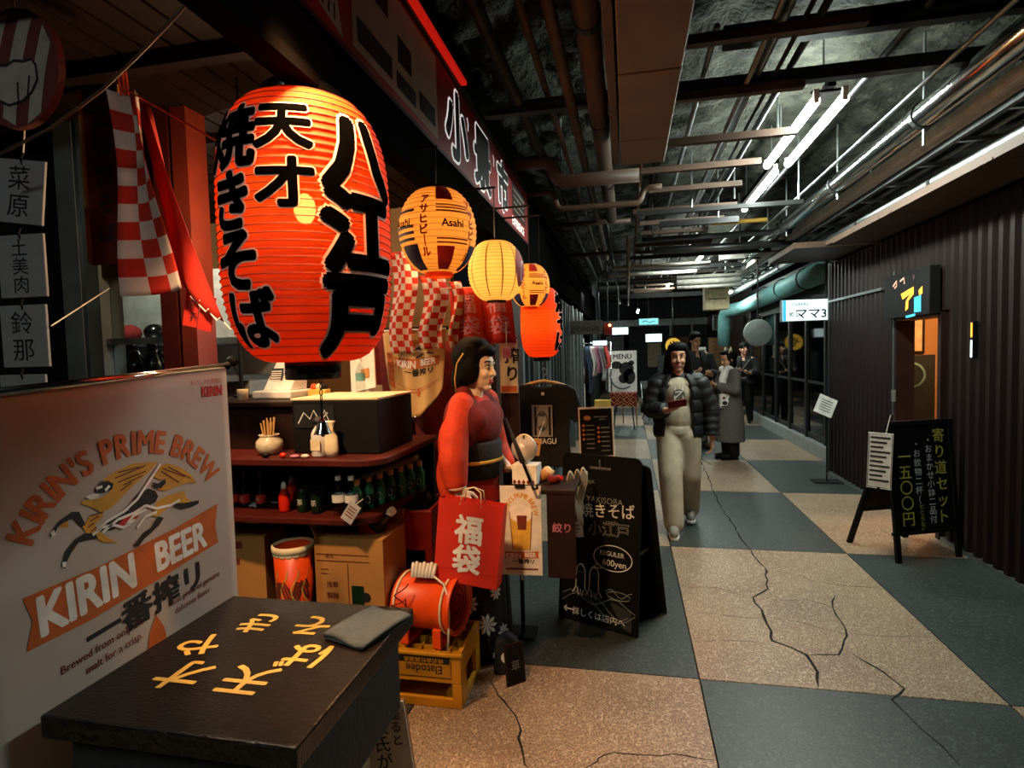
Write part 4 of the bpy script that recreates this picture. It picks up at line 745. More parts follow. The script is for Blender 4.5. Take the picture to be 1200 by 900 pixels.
# crates
def crate(t, sx, sy, sz, m, win=True, grid=None, th=.02):
    h = sz
    for y in (-sy / 2, sy / 2 - th):
        bbx(-sx / 2, sx / 2, y, y + th, 0, h * .17).to('side_rail', m, t, bevel=.004); bbx(-sx / 2, sx / 2, y, y + th, h * .45, h).to('side_panel', m, t, bevel=.004)
        for x0, x1 in ((-sx / 2, -sx / 2 + sx * .12), (sx / 2 - sx * .12, sx / 2)): bbx(x0, x1, y, y + th, h * .17, h * .45).to('corner_post', m, t)
    for x in (-sx / 2, sx / 2 - th):
        bbx(x, x + th, -sy / 2 + th, sy / 2 - th, 0, h * .17).to('side_rail', m, t, bevel=.004); bbx(x, x + th, -sy / 2 + th, sy / 2 - th, h * .62, h).to('side_panel', m, t, bevel=.004)
        for y0, y1 in ((-sy / 2 + th, -sy / 2 + sy * .25), (sy / 2 - sy * .25, sy / 2 - th)): bbx(x, x + th, y0, y1, h * .17, h * .62).to('corner_post', m, t)
    if grid:
        for i in range(1, grid): x = -sx / 2 + sx * i / grid; bbx(x - .003, x + .003, -sy / 2 + th, sy / 2 - th, h * .45, h - .012).to('divider', m, t)
        for j in range(1, grid - 1): y = -sy / 2 + sy * j / (grid - 1); bbx(-sx / 2 + th, sx / 2 - th, y - .003, y + .003, h * .45, h - .012).to('divider', m, t)
    bbx(-sx / 2 + th, sx / 2 - th, -sy / 2 + th, sy / 2 - th, 0, .015).to('bottom', m, t)
    B().prism([(-sx / 2 - .008, -sy / 2 - .008), (sx / 2 + .008, -sy / 2 - .008), (sx / 2 + .008, -sy / 2 + .012), (-sx / 2 - .008, -sy / 2 + .012)], h - .018, h).to('lip', m, t, bevel=.005)
for k, (m, lab, y) in enumerate((('red_plastic', 'lower red plastic crate in the stack beside the printed cardboard box', 2.86), ('red_plastic', 'upper red plastic crate in the stack, with a black thing lying in it', 2.86))):
    t = thing('plastic_crate', lab, 'crate', (-1.16 + .005 * k, y, .0 + .385 * k), .05 * k, 'red crates beside the counter'); crate(t, .30, .34, .38, m)
t = thing('plastic_crate', 'brown plastic crate half hidden behind the red crates', 'crate', (-1.06, 3.24, 0), .1); crate(t, .30, .34, .62, 'brown_plastic')
p = aty(452, 578, 2.8); t = thing('plush_penguin', 'black plush bird with a yellow and white belly lying in the upper red crate', 'plush', (-1.17, 2.78, .80), .2, None, (.25, .5, .2))
B().ell((0, 0, 0), (.11, .08, .085)).ell((.085, .0, .05), (.05, .045, .045)).to('body', 'black_cloth', t, remesh=.006, sm=3); B().ell((-.055, -.045, .0), (.05, .045, .06)).to('belly', 'yellow_print', t, True); B().ell((-.02, -.055, .03), (.045, .035, .035)).to('chest', 'white', t, True)
t = thing('hang_tag', 'white paper price card stuck behind the black plush bird', 'card', aty(471, 568, 2.85), -.2, None, (.2, .45, -.2)); bbx(-.045, .045, -.002, .002, -.045, .045).to('card', 'white_paper', t); Face(t, (0, -.0025, 0)).poly([circ(0, .0, .015)], 'pink', .001)
Face(t, (0, -.0025, 0)).line([[(-.03, -.03), (.03, -.03)], [(-.03, .03), (.03, .03)]], .005, 'grey_paint', .001); B().tube([(0, .0, -.04), (0, .01, -.12)], .002, 5).to('string', 'rope', t)
t = thing('price_card', 'pale paper price card hanging crookedly from the lower shelf', 'card', aty(411, 601, 2.22), 0, None, (0, .6, 0)); bbx(-.028, .028, -.002, .002, -.045, .045).to('card', 'plastic_bag', t); Face(t, (0, -.0025, 0)).line([[(-.02, .025 - .014 * k), (.02, .025 - .014 * k)] for k in range(4)], .005, 'print_brown', .001); B().tube([(0, 0, .045), (.01, .02, .075)], .0015, 5).to('string', 'rope', t)
t = thing('black_bottle', 'dark bottle with a red-orange label leaning over the printed cardboard box', 'bottle', aty(436, 618, 2.42), 0, None, (.25, .9, .1)); B().lathe([(.04, -.09), (.048, -.08), (.048, .05), (.02, .10), (.018, .14)], 20).to('body', 'black_gloss', t, True); B().lathe([(.0486, -.04), (.0486, .03)], 20, cap=False).to('label', 'orange_paint', t, True); B().lathe([(.02, .13), (.02, .155)], 12).to('cap', 'cream', t)
# ================================================================ YELLOW CRATE AND FAN
t = thing('bottle_crate', 'yellow upside-down bottle crate on the floor under the orange fan', 'crate', (-.905, 2.455, 0)); crate(t, .34, .32, .25, 'yellow_plastic', True, 5)
f = Face(t, (0, -.161, .182), (-1, 0, 0), (0, 0, -1))
f.poly([[(-.125, -.05), (.125, -.05), (.125, .045), (-.125, .045)]], 'crate_label' if pm('crate_label', '#b07a16', .5) else '', .001); f.line([[(-.125, -.05), (.125, -.05), (.125, .045), (-.125, .045)]], .003, 'print_black', .0015, close=True)
f.rect(-.12, -.048, .12, -.018, 'print_black', .002); f.text([('株式会社國酒造', 0, -.031, .022, 'c', 1.2)], 'yellow_plastic', .003, .01); f.text([('Elatodee', 0, .012, .052, 'c', .95)], 'print_black', .002, .012, name='script')
t = thing('portable_fan', 'orange drum-shaped portable fan with white cords on the yellow crate', 'fan', (-.915, 2.44, .25), -.12); t.scale = (.92, .92, .88)
RYM = RY(PI / 2)
drum = B().lathe([(.135, -.155), (.146, -.15), (.135, -.135), (.132, .12), (.146, .135), (.152, .16), (.146, .165), (.125, .15), (.122, .0), (.122, -.14)], 44, (0, 0, .185), RYM, False).to('drum', 'orange_paint', t, True)
B().lathe([(.125, -.10), (.002, -.10)], 32, (0, 0, .185), RYM, False).to('back_grille', 'dark_steel', t)
for k in range(5):
    a = k * 2 * PI / 5; d = V((0, math.cos(a), math.sin(a))); e = V((0, -math.sin(a), math.cos(a)))
    B().add([V((.03, 0, .185)) + d * .025 + e * .012, V((.055, 0, .185)) + d * .025 - e * .02, V((.065, 0, .185)) + d * .112 - e * .045, V((.025, 0, .185)) + d * .115 + e * .03, V((.026, 0, .185)) + d * .025 + e * .012, V((.051, 0, .185)) + d * .025 - e * .02, V((.061, 0, .185)) + d * .112 - e * .045, V((.021, 0, .185)) + d * .115 + e * .03], [(0, 1, 2, 3), (7, 6, 5, 4), (0, 4, 5, 1), (1, 5, 6, 2), (2, 6, 7, 3), (3, 7, 4, 0)]).to('blade', 'dark_red_cloth', t)
B().lathe([(.03, .0), (.03, .08), (.02, .09)], 18, (0, 0, .185), RYM).to('hub', 'orange_paint', t, True)
for r in (.05, .085, .118): B().tube([(.14, r * math.cos(a), .185 + r * math.sin(a)) for a in [i * PI / 14 for i in range(29)]], .0025, 5, False).to('guard_ring', 'dark_red_cloth', drum)
for x in (-.09, .085): B().add([], []).bb(x - .022, x + .022, -.125, -.105, 0, .10).bb(x - .022, x + .022, .105, .125, 0, .10).bb(x - .022, x + .022, -.125, .125, .0, .012).to('foot', 'orange_paint', t, bevel=.004)
B().tube([(-.1, 0, .315), (-.1, 0, .35), (.1, 0, .35), (.1, 0, .315)], .012, 8).to('handle', 'black', t, True)
for x in (-.135, .115): B().tube([(x, .142 * math.cos(a), .185 + .142 * math.sin(a)) for a in [i * PI / 18 for i in range(37)]], .006, 6, False).to('band', 'cream', t, True)
t = thing('power_cord', 'coiled white and red cord tied on top of the orange fan', 'cord', (-.94, 2.40, .565))
for k in range(7): B().tube([(-.035 + .016 * k, -.03, -.015), (-.04 + .018 * k, 0, .035 + .006 * (k % 2)), (-.03 + .013 * k, .03, -.01)], .009, 7).to('cord_loop', 'rope', t, True)
B().tube([(-.06 + .03 * math.cos(i * .7), -.09 - .02 * math.sin(i * .7) - .004 * i, -.02 - .012 * i * (1 if i < 9 else .5)) for i in range(20)], .003, 5).to('red_wire', 'dark_red_cloth', t)
B().tube([(.05, -.02, .0), (.12, -.05, -.03), (.15, -.08, -.08), (.155, -.10, -.2), (.15, -.11, -.3)], .005, 6).to('white_wire', 'rope', t, True)
# ================================================================ CURTAIN, TAPESTRY, FLAGS UNDER THE SOFFIT
o = B().sheet(lambda u, v: (-1.55 + .75 * u, 3.22 + .03 * math.sin(u * 22 + v) + .02 * math.sin(u * 9), .12 + 1.60 * v - .10 * math.sin(PI * u) * v), 60, 16, .003).to('red_curtain', 'dark_red_cloth', None, True); tag(o, 'deep red cloth curtain hanging behind the mannequin', 'curtain')
B().tube([(-1.6, 3.22, 1.715), (-.75, 3.22, 1.715)], .012, 8).to('curtain_rod', 'black', o)
t = thing('beer_tapestry', 'cream beer tapestry gathered to a point at its bottom, before the red curtain', 'tapestry', (-1.19, 3.05, 1.2))
pm('tap_cloth', '#c9a468', .75, 0, .06, 5)
def tapf(u, v): return (-.19 + .38 * u + (.5 - u) * .06 * (1 - v), -.05 * math.sin(PI * u) * (1 - v) * .6 - .012 * math.sin(u * 20) * (1 - v), .50 * v + (1 - v) ** 2 * (.165 * abs(2 * u - 1) ** 1.4))
B().sheet(tapf, 24, 20, .002).to('cloth', 'tap_cloth', t, True)
f = Face(t, warp=lambda x, y, l: V(tapf((x + .19) / .38, y / .5)) + V((0, -.002 - l * 1.5, 0)), grid=.03)
kirin(f, .015, .31, .29, arc=False, small=False, tilt=0); f.poly([[(.01, .13), (.025, .17), (.04, .13), (.025, .11)]], 'print_orange', .001); f.line([[(-.12, .16), (.16, .16)], [(-.08, .145), (.0, .145), (.05, .145), (.12, .145)]], .004, 'print_orange', .001)
f.rect(-.175, .10, -.135, .37, 'print_orange', .001); f.text(f.column('生ビール', -.155, .345, .04, .055), 'print_brown', .002, .01)
B().tube([(-.19, 0, .5), (.19, 0, .5)], .007, 6).to('top_bar', 'white', t); B().ell((0, -.03, .0), (.012, .012, .02)).to('clip', 'chrome', t, True)
def checks(label, x, z0, w_, h, nx, ny, y=3.0, sag=0):
    t = thing('chequered_flag', label, 'flag', (x, y, z0), 0, 'chequered flags under the soffit'); fn = lambda u, v: (w_ * (u - .5) + .02 * math.sin(v * 6), .025 * math.sin(u * 7 + v * 3), -h * v)
    checker(fn, nx, ny, 2, lambda i, j: (i + j) % 2, t); B().tube([(-w_ * .55, 0, .0), (w_ * .55, 0, 0)], .004, 6).to('hem', 'flag_red', t)
checks('wide chequered flag between the giant lantern and the beer lantern', -1.235, 2.13, .14, .56, 5, 16)
checks('chequered flag below the nearest beer lantern', -1.06, 1.99, .14, .40, 4, 12); checks('narrow chequered flag beside the red lettered flags', -.925, 1.95, .06, .36, 2, 10)
for x, lab, y in ((-.875, 'red lettered flag beside the narrow chequered flag', 3.02), (-.715, 'red lettered flag nearest the corridor, above the mannequin', 3.05)):
    t = thing('lucky_bag_flag', lab, 'flag', (x, y, 1.92), 0, 'red lettered flags'); fn = lambda u, v: (.17 * (u - .5) + .03 * v * u, .015 * math.sin(u * 8), -.31 * v); B().sheet(fn, 10, 8, .002).to('cloth', 'flag_red', t, True)
    f = Face(t, warp=lambda a, b, l: V(fn(a / .17 + .5, -b / .31)) + V((0, -.003 - l, 0)), grid=.03); f.text([('福', 0, -.09, .11, 'c'), ('袋', .01, -.21, .11, 'c')], 'pink', .001, .02); B().tube([(-.1, 0, 0), (.1, 0, 0)], .004, 6).to('rod', 'wood', t)
t = thing('wall_poster', 'cream poster on the post behind the mannequin, half hidden', 'poster', aty(596, 425, 3.1)); bbx(-.05, .05, -.003, .003, -.17, .13).to('sheet', 'cream', t); f = Face(t, (0, -.0035, 0)); f.rect(-.045, -.165, .045, -.13, 'print_orange', .001); f.text([('搾', .02, .04, .09, 'c'), ('り', .02, -.06, .09, 'c')], 'print_black', .001, .03)
bbx(-.05, .05, .01, .04, -1.20, .14).to('board', 'dark_wood', t)
o = box_thing('small_sticker', 'small red stamped card under the nearer lettered flag', 'card', aty(594, 420, 3.0), (.045, .003, .06), 'pink', bevel=0); Face(o, (0, -.0018, .03)).text([('福', 0, 0, .04, 'c')], 'print_red', .001)
B().tube([(0, 0, .055), (0, .0, .20)], .0015, 4).to('thread', 'rope', o)
# ================================================================ FIGURES
def head(b, c, R):
    e = lambda p, r: b.ell(c + R @ V(p), r, R); k = lambda p, q, a, d: b.cap(c + R @ V(p), c + R @ V(q), a, d)
    e((-.012, 0, .03), (.098, .077, .098)); e((.018, 0, -.035), (.070, .060, .082)); e((.06, 0, -.098), (.022, .026, .018))
    k((.084, 0, .018), (.104, 0, -.026), .007, .012); k((.076, -.034, .032), (.076, .034, .032), .011, .011); e((.09, .008, -.028), (.012, .010, .008)); e((.09, -.008, -.028), (.012, .010, .008))
    for s in (-1, 1): e((.055, .035 * s, -.028), (.028, .024, .026)); e((-.006, .077 * s, -.008), (.018, .009, .030))
    k((.081, -.014, -.058), (.081, .014, -.058), .007, .007); k((.079, -.012, -.070), (.079, .012, -.070), .008, .008)
def face_parts(c, R, par, lip='print_red', brow='hair'):
    for s in (-1, 1):
        B().ell(c + R @ V((.079, .030 * s, .010)), (.007, .011, .0048), R).to('eye', 'white', par, True); B().ell(c + R @ V((.0865, .030 * s, .010)), (.003, .0055, .005), R).to('iris', 'black_gloss', par, True)
        B().tube([c + R @ V((.084, .014 * s, .018)), c + R @ V((.086, .03 * s, .0215)), c + R @ V((.074, .047 * s, .016))], .0022, 5).to('lash', brow, par); B().tube([c + R @ V((.088, .015 * s, .038)), c + R @ V((.086, .033 * s, .043)), c + R @ V((.072, .052 * s, .037))], .0035, 5).to('brow', brow, par)
    b = B()
    for z in (-.058, -.069): b.cap(c + R @ V((.083, -.014, z)), c + R @ V((.083, .014, z)), .0062, .0062)
    b.to('lips', lip, par, True)
def hand(b, wr, d, n, curl=.5, s=1, thumb=1):
    """wr wrist, d finger direction, n palm normal; thumb=+1/-1 side"""
    d = V(d).normalized(); n = V(n); n = (n - d * n.dot(d)).normalized(); w_ = d.cross(n) * thumb
    for i, (off, L) in enumerate(((.030, .070), (.010, .078), (-.010, .073), (-.029, .058))):
        k = wr + d * .085 * s + w_ * off * s; b.cap(wr + w_ * off * .5 * s, k, .014 * s, .011 * s); p = k; a = 0
        for j, fr in enumerate((.45, .32, .23)):
            a += curl * (.7 if j == 0 else 1); q = p + (d * math.cos(a) + n * math.sin(a)) * L * fr * s; b.cap(p, q, (.0085 - .0008 * j) * s, (.008 - .0009 * j) * s, 8); p = q
    p = wr + d * .025 * s + w_ * .02 * s; q = p + (d * .6 + w_ * .75 + n * .25).normalized() * .042 * s; r = q + (d * .9 + w_ * .25 + n * .45).normalized() * .032 * s; b.cap(p, q, .013 * s, .010 * s); b.cap(q, r, .009 * s, .0075 * s)
def limb(b, pts, rs):
    for i in range(len(pts) - 1): b.cap(pts[i], pts[i + 1], rs[i], rs[i + 1], 14)
# ---- kimono mannequin
Q = RZ(-.22); t = thing('kimono_mannequin', 'mannequin with a black upswept wig in a red kimono and black sash', 'mannequin', (-.775, 2.80, 0), -.22); t.scale = (.92, .92, .965)
hc = V((.03, 0, 1.535)); HR = RZ(-.12) @ RY(.06)
b = B(); head(b, hc, HR); b.cap((-.005, 0, 1.36), (.01, 0, 1.47), .05, .045); b.ell((0, 0, 1.26), (.09, .17, .13)); b.ell((0, 0, 1.0), (.09, .13, .2)); b.cap((0, -.13, 1.34), (0, .13, 1.34), .05, .05)
limb(b, [V((0, -.17, 1.31)), V((.0, -.22, 1.10)), V((.03, -.265, .945))], [.045, .038, .026]); hand(b, V((.03, -.265, .945)), (.55, -.12, -.8), (-.3, .9, -.3), .55, 1.05, 1)
limb(b, [V((0, .17, 1.31)), V((.0, .21, 1.10)), V((.12, .15, .98))], [.045, .038, .026]); hand(b, V((.12, .15, .98)), (.8, -.4, .1), (0, -.2, -1), .5, 1, 1)
b.ell((0, 0, .80), (.11, .14, .2)); b.cap((.02, .08, .7), (.02, .08, .1), .08, .045); b.cap((.02, -.08, .7), (.02, -.08, .1), .08, .045); b.cap((0, .08, .06), (.12, .08, .04), .04, .03); b.cap((0, -.08, .06), (.12, -.08, .04), .04, .03)
b.to('body', 'skin_white', t, remesh=.006, sm=2); face_parts(hc, HR, t)
b = B(); b.ell(hc + V((-.045, 0, .055)), (.115, .112, .11)); b.ell(hc + V((-.02, 0, .115)), (.085, .075, .055)); b.ell(hc + V((-.02, -.075, .0)), (.062, .045, .085)); b.ell(hc + V((-.02, .075, .0)), (.062, .045, .085)); b.ell(hc + V((-.10, 0, -.06)), (.065, .085, .10)); b.ell(hc + V((.05, 0, .09)), (.055, .068, .035)); b.ell(hc + V((-.05, 0, .13)), (.07, .065, .04))
b.to('wig', 'hair', t, remesh=.008, sm=4)
B().tube([hc + V((-.03, -.115, .08)), hc + V((-.065, -.125, .03)), hc + V((-.085, -.12, -.05)), hc + V((-.085, -.11, -.12))], .004, 6).to('hair_cord', 'gold', t, True)
b = B(); b.ell((0, 0, 1.22), (.115, .19, .15)); b.ell((0, 0, 1.02), (.115, .155, .2)); limb(b, [V((0, -.15, 1.33)), V((0, .15, 1.33))], [.07, .07]); b.ell((0, 0, .80), (.135, .165, .24))
b.to('kimono_bodice', 'red_cloth', t, remesh=.012, sm=4)
def sleeve(s, wr):
    q = [V((0, .15 * s, 1.35)), V((-.01, .215 * s, 1.2)), V((-.005, .25 * s, 1.08)), V(wr)]
    b = B(); limb(b, q, [.07, .075, .08, .062]); b.ell(q[2] + V((-.03, 0, -.08)), (.075, .04, .14)); b.ell(q[1] + V((-.02, 0, -.05)), (.085, .045, .15)); return b
sleeve(-1, (.015, -.262, .985)).to('sleeve', 'orange_cloth', t, remesh=.009, sm=5); sleeve(1, (.08, .2, 1.0)).to('sleeve', 'orange_cloth', t, remesh=.009, sm=5)
B().lathe([(.045, .0), (.050, .004), (.050, .018), (.045, .022)], 20, (.020, -.264, .945), None, False).to('cuff', 'cream', t, True)
b = B(); limb(b, [V((.05, -.10, 1.27)), V((-.02, -.09, 1.38)), V((-.07, 0, 1.42)), V((-.02, .09, 1.38)), V((.05, .10, 1.27))], [.075, .055, .045, .055, .075]); b.ell((.05, 0, 1.24), (.09, .165, .13)); b.ell((-.01, -.135, 1.255), (.105, .102, .16)); b.ell((-.01, .135, 1.27), (.10, .10, .15)); b.ell((-.05, 0, 1.25), (.10, .17, .14)); b.to('shawl', 'dark_red_cloth', t, remesh=.011, sm=5)
B().lathe([(.128, .96), (.136, .97), (.138, 1.14), (.13, 1.155)], 36, sy=1.27).to('sash', 'black_cloth', t, True); B().lathe([(.1405, 1.045), (.143, 1.05), (.143, 1.058), (.1405, 1.063)], 36, cap=False, sy=1.27).to('sash_cord', 'gold', t, True)
B().box((-.16, 0, 1.08), (.07, .22, .24)).to('sash_bow', 'black_cloth', t, bevel=.03)
pm('kimono_hem', '#16100f', .9)
b = B().sheet(lambda u, v: ((.135 + .04 * (1 - v)) * math.cos(2 * PI * u) * (1 + .05 * math.sin(14 * PI * u)), (.165 + .02 * (1 - v)) * math.sin(2 * PI * u) * (1 + .05 * math.sin(14 * PI * u)), .04 + .80 * v), 64, 10, .003); b.to('skirt', 'kimono_hem', t, True)
def hemw(x, y, l): a = x / .19 - PI / 2; w_ = (1 + .05 * math.sin(7 * a)) ; v = (y - .04) / .8; return V(((.137 + .04 * (1 - v) + l) * math.cos(a) * w_, (.167 + .02 * (1 - v) + l) * math.sin(a) * w_, y))
f = Face(t, warp=hemw, grid=.03)
def flower(x, y, r, n=9): return [[(x, y)] + [(x + r * q * math.cos(2 * PI * k / n + d), y + r * q * math.sin(2 * PI * k / n + d)) for q, d in ((.7, -.26), (1, 0), (.7, .26))] for k in range(n)]
pl = []
for x, y, r in ((.03, .33, .055), (.13, .22, .06), (.0, .14, .05), (.20, .38, .045), (.11, .46, .035), (.24, .15, .05), (-.1, .24, .05), (.18, .06, .03)): pl += flower(x, y, r)
f.poly(pl, 'white', .004, 'flower_print')
# ---- bag in its hand
pm('bag_red', '#d02a12', .6, 0, .05)
t = thing('paper_bag', 'bright red paper carrier bag with white characters held by the mannequin', 'bag', (-.735, 2.44, .52), .0, None, (0, .10, -.06))
b = B(); W2, D2_, H2 = .15, .045, .375
b.add([(-W2, -D2_, 0), (W2, -D2_, 0), (W2, D2_, 0), (-W2, D2_, 0), (-W2 * 1.02, -.03, H2), (W2 * 1.02, -.03, H2), (W2 * 1.02, .03, H2), (-W2 * 1.02, .03, H2)], [(3, 2, 1, 0), (0, 1, 5, 4), (2, 3, 7, 6), (1, 2, 6, 5), (3, 0, 4, 7)]); o = b.to('body', 'bag_red', t); sd_ = o.modifiers.new('s', 'SOLIDIFY'); sd_.thickness = .002
f = Face(t, (0, -.047, 0), (1, 0, 0), (0, .042, 1)); f.text([('福', 0, .25, .135, 'c'), ('袋', 0, .115, .135, 'c')], 'print_white', .002, .035); f.line([[(-.15, .06), (.15, .06)], [(.0, .12), (.0, .12)]], .003, 'red_cloth', .001, 'crease')
for y in (-.03, .03): B().tube([(-.05, y, H2 - .02), (-.04, y * .6, H2 + .045), (0, 0, H2 + .06), (.04, y * .6, H2 + .045), (.05, y, H2 - .02)], .003, 6).to('handle', 'cream', t, True)
# ---- display stand, poster and stock
t = thing('display_stand', 'black display stand loaded with packets beside the mannequin', 'stand', (-.42, 2.86, 0)); bbx(-.24, -.10, .06, .20, .0, .02).to('base', 'black', t); bbx(-.18, -.16, .12, .14, .02, .86).to('post', 'black', t); bbx(-.18, .16, -.16, .16, .86, .885).to('tray', 'dark_wood', t, bevel=.004); bbx(.02, .158, -.165, -.155, .45, .86).to('apron', 'dark_wood', t); f = Face(t, (.09, -.1655, .70)); f.text([('絞り', 0, 0, .05, 'c')], 'pink', .001, .02)
p = aty(608, 625, 2.60); t = thing('beer_poster', 'cream beer poster with a full glass, hanging from a clip beside the red bag', 'poster', (p.x + .0, 2.66, p.z), 0, None, (0, 0, .05))
bbx(-.10, .10, -.002, .002, -.225, .215).to('sheet', 'white_paper', t); f = Face(t, (0, -.0025, 0)); arc_text(f, "KIRIN'S PRIME BREW", 0, .07, .075, .10, PI * 1.02, -.02 * PI, .034, 'print_gold', .001, .03)
f.poly([[(-.055, .09), (.055, .09), (.04, -.10), (-.04, -.10)]], 'yellow_print', .001, 'beer_glass'); f.poly([circ(0, .08, .058, .045)], 'print_white', .0015, 'foam'); f.poly([[(-.02, .07), (.03, .07), (.025, 0), (-.015, 0)]], 'print_brown', .002); f.line([[(-.055, .09), (-.042, -.10)], [(.055, .09), (.042, -.10)]], .004, 'print_brown', .002)
kirin(f, 0, -.125, .17, beast=False, arc=False, small=False, tilt=0); f.line([[(-.08, -.195), (.08, -.195)]], .008, 'print_brown', .001); B().box((0, -.006, .215), (.05, .012, .02)).to('clip', 'black', t, bevel=.003); B().tube([(0, -.004, -.225), (0, -.004, -.25)], .006, 6).to('weight', 'chrome', t)
p = aty(612, 530, 2.86); t = thing('patterned_box', 'white box with a diamond-patterned hem on the display stand', 'box', (-.52, 2.84, .886), -.1); bbx(-.065, .065, -.05, .05, 0, .10).to('body', 'white_paper', t, bevel=.003); Face(t, (0, -.0505, 0)).poly([[(x, .012), (x + .01, .026), (x + .02, .012), (x + .01, .0)] for x in (-.062, -.038, -.014, .01, .034)], 'dark_red_cloth', .001)
o = B().sheet(lambda u, v: (.06 * math.cos(2 * PI * u) * math.sin(PI * v * .96 + .05) * (1 + .15 * math.sin(9 * PI * u)), .05 * math.sin(2 * PI * u) * math.sin(PI * v * .96 + .05), .065 - .065 * math.cos(PI * v) + .01 * math.sin(14 * u)), 28, 12, .001).to('gift_bag', 'plastic_bag', None, True, loc=(-.53, 2.84, .99)); tag(o, 'clear wrapped bag with pink filling on the patterned box', 'bag'); B().ell((0, 0, .05), (.045, .04, .04)).to('filling', 'pink', o, True); B().tube([(-.06 * math.cos(a), 0, .06 + .085 * math.sin(a)) for a in [i * PI / 10 for i in range(11)]], .004, 6).to('handle', 'cream', o, True)
for i, (px, y, m, s, lab) in enumerate(((636, 2.88, 'cardboard', (.035, .03, .03), 'round tan snack packet heaped on the display stand'), (648, 2.83, 'dark_red_cloth', (.03, .025, .022), 'small dark red snack packet at the front of the display stand'), (642, 2.92, 'cream', (.03, .025, .035), 'pale snack packet at the back of the display stand'), (654, 2.86, 'sauce_red', (.02, .02, .018), 'small bright red packet at the right end of the display stand'))):
    p = aty(px, 570, y); o = B().ell((0, 0, s[2]), s, None, 10, 7).to('snack_packet', m, None, True, loc=(min(p.x, -.29), y, .886)); tag(o, lab, 'packet'); B().box((s[0] * .8, 0, s[2] * 1.2), (.02, .002, .02), RY(.5)).to('crimp', m, o)
p = aty(592, 490, 2.7); q = aty(622, 565, 2.62); o = tag(B().tube([p, q], .007, 8).to('umbrella', 'black', None, True), 'thin black closed umbrella leaning diagonally past the mannequin', 'umbrella'); B().tube([q, q + V((.012, 0, -.035)), q + V((.03, 0, -.03)), q + V((.03, 0, -.01))], .007, 8).to('crook', 'black', o, True); B().tube([p.lerp(q, .25), p.lerp(q, .7)], [.008, .014], 8).to('canopy', 'black_cloth', o, True)
t = thing('wooden_tag', 'small wooden price tag hanging in front of the black T-shirt', 'tag', aty(629, 524, 3.2), 0, None, (0, .15, 0)); bbx(-.022, .022, -.003, .003, -.05, .05).to('board', 'pale_wood', t, bevel=.004); Face(t, (0, -.0035, 0)).line([[(-.01, .02), (.01, .02)], [(0, .02), (0, -.03)]], .005, 'print_brown', .001); B().tube([(0, 0, .05), (-.01, .29, .13)], .0015, 4).to('string', 'rope', t)
for k, (x, dx) in enumerate(((-.305, 0), (-.275, .01), (-.245, .0))):
    o = B().sheet(lambda u, v: (x + .03 * (u - .5) - .03 * (1 - v) + .008 * math.sin(v * 7 + k), 2.90 + .05 * k + .05 * u, (.52 + .05 * k + .12 * (k % 2)) + (.40 - .05 * k - .12 * (k % 2)) * v + .015 * math.sin(u * 5)), 8, 14, .004).to('hanging_towel', 'beige_cloth', None, True); tag(o, ('longest cream printed towel hanging left of the chalkboard', 'short middle cream printed towel in the row beside the chalkboard', 'cream printed towel hanging closest against the chalkboard')[k], 'towel'); B().tube([(x, 2.90 + .05 * k, .92), (x, 2.96 + .05 * k, .92)], .004, 6).to('rail', 'black', o); B().tube([(x, 2.93 + .05 * k, .92), (-.27, 3.02, .90)], .003, 5).to('hook', 'black', o)
# ---- T-shirt
t = thing('t_shirt', 'black T-shirt with a white printed panel hanging from a wooden hanger', 't-shirt', aty(638, 487, 3.52))
pts = [(-.075, .205), (-.15, .195), (-.20, .165), (-.255, -.01), (-.185, -.05), (-.160, .02), (-.160, -.32), (.160, -.32), (.160, .02), (.185, -.05), (.255, -.01), (.20, .165), (.15, .195), (.075, .205), (.045, .185), (-.045, .185)]
o = B().prism(pts, -.03, .03, lambda x, y, z: (x, z * (1 - abs(x) * 1.6), y)).to('shirt', 'black_cloth', t, remesh=.010, sm=2)
f = Face(t, (0, -.033, 0)); f.rect(-.075, -.13, .055, .07, 'shirt_print' if pm('shirt_print', '#a8a49c', .9) else '', .002, 'print_panel'); f.poly([[(-.065 + .006, -.12), (-.065 + .02, -.12), (-.065 + .02, .06), (-.065 + .006, .06)], [(.03, -.12), (.045, -.12), (.045, .06), (.03, .06)]], 'print_black', .003, 'print_stripe'); f.poly([circ(-.01, -.03, .036, .062)], 'print_black', .003); f.poly([circ(-.01, -.03, .031, .057)], 'shirt_print', .004); f.poly([circ(-.012, -.075, .018, .02), circ(-.01, .01, .026, .012)], 'grey_paint', .005)
f.text([('YAMAGU', -.012, -.155, .05, 'c', .85)], 'print_white', .002, .02); f.rect(-.012, .13, .008, .15, 'print_white', .002, 'label')
B().tube([(-.15, 0, .185), (-.07, 0, .205), (0, 0, .218), (.07, 0, .205), (.15, 0, .185)], [.008, .012, .012, .012, .008], 8).to('hanger', 'pale_wood', t, True); B().tube([(0, 0, .215), (0, 0, .25), (.02, 0, .265), (.02, 0, .29), (0, 0, .30), (-.012, 0, .285)], .003, 6).to('hanger_hook', 'steel', t, True); B().tube([(0, 0, .298), (0, .06, .40)], .003, 5).to('hanging_cord', 'black', t)
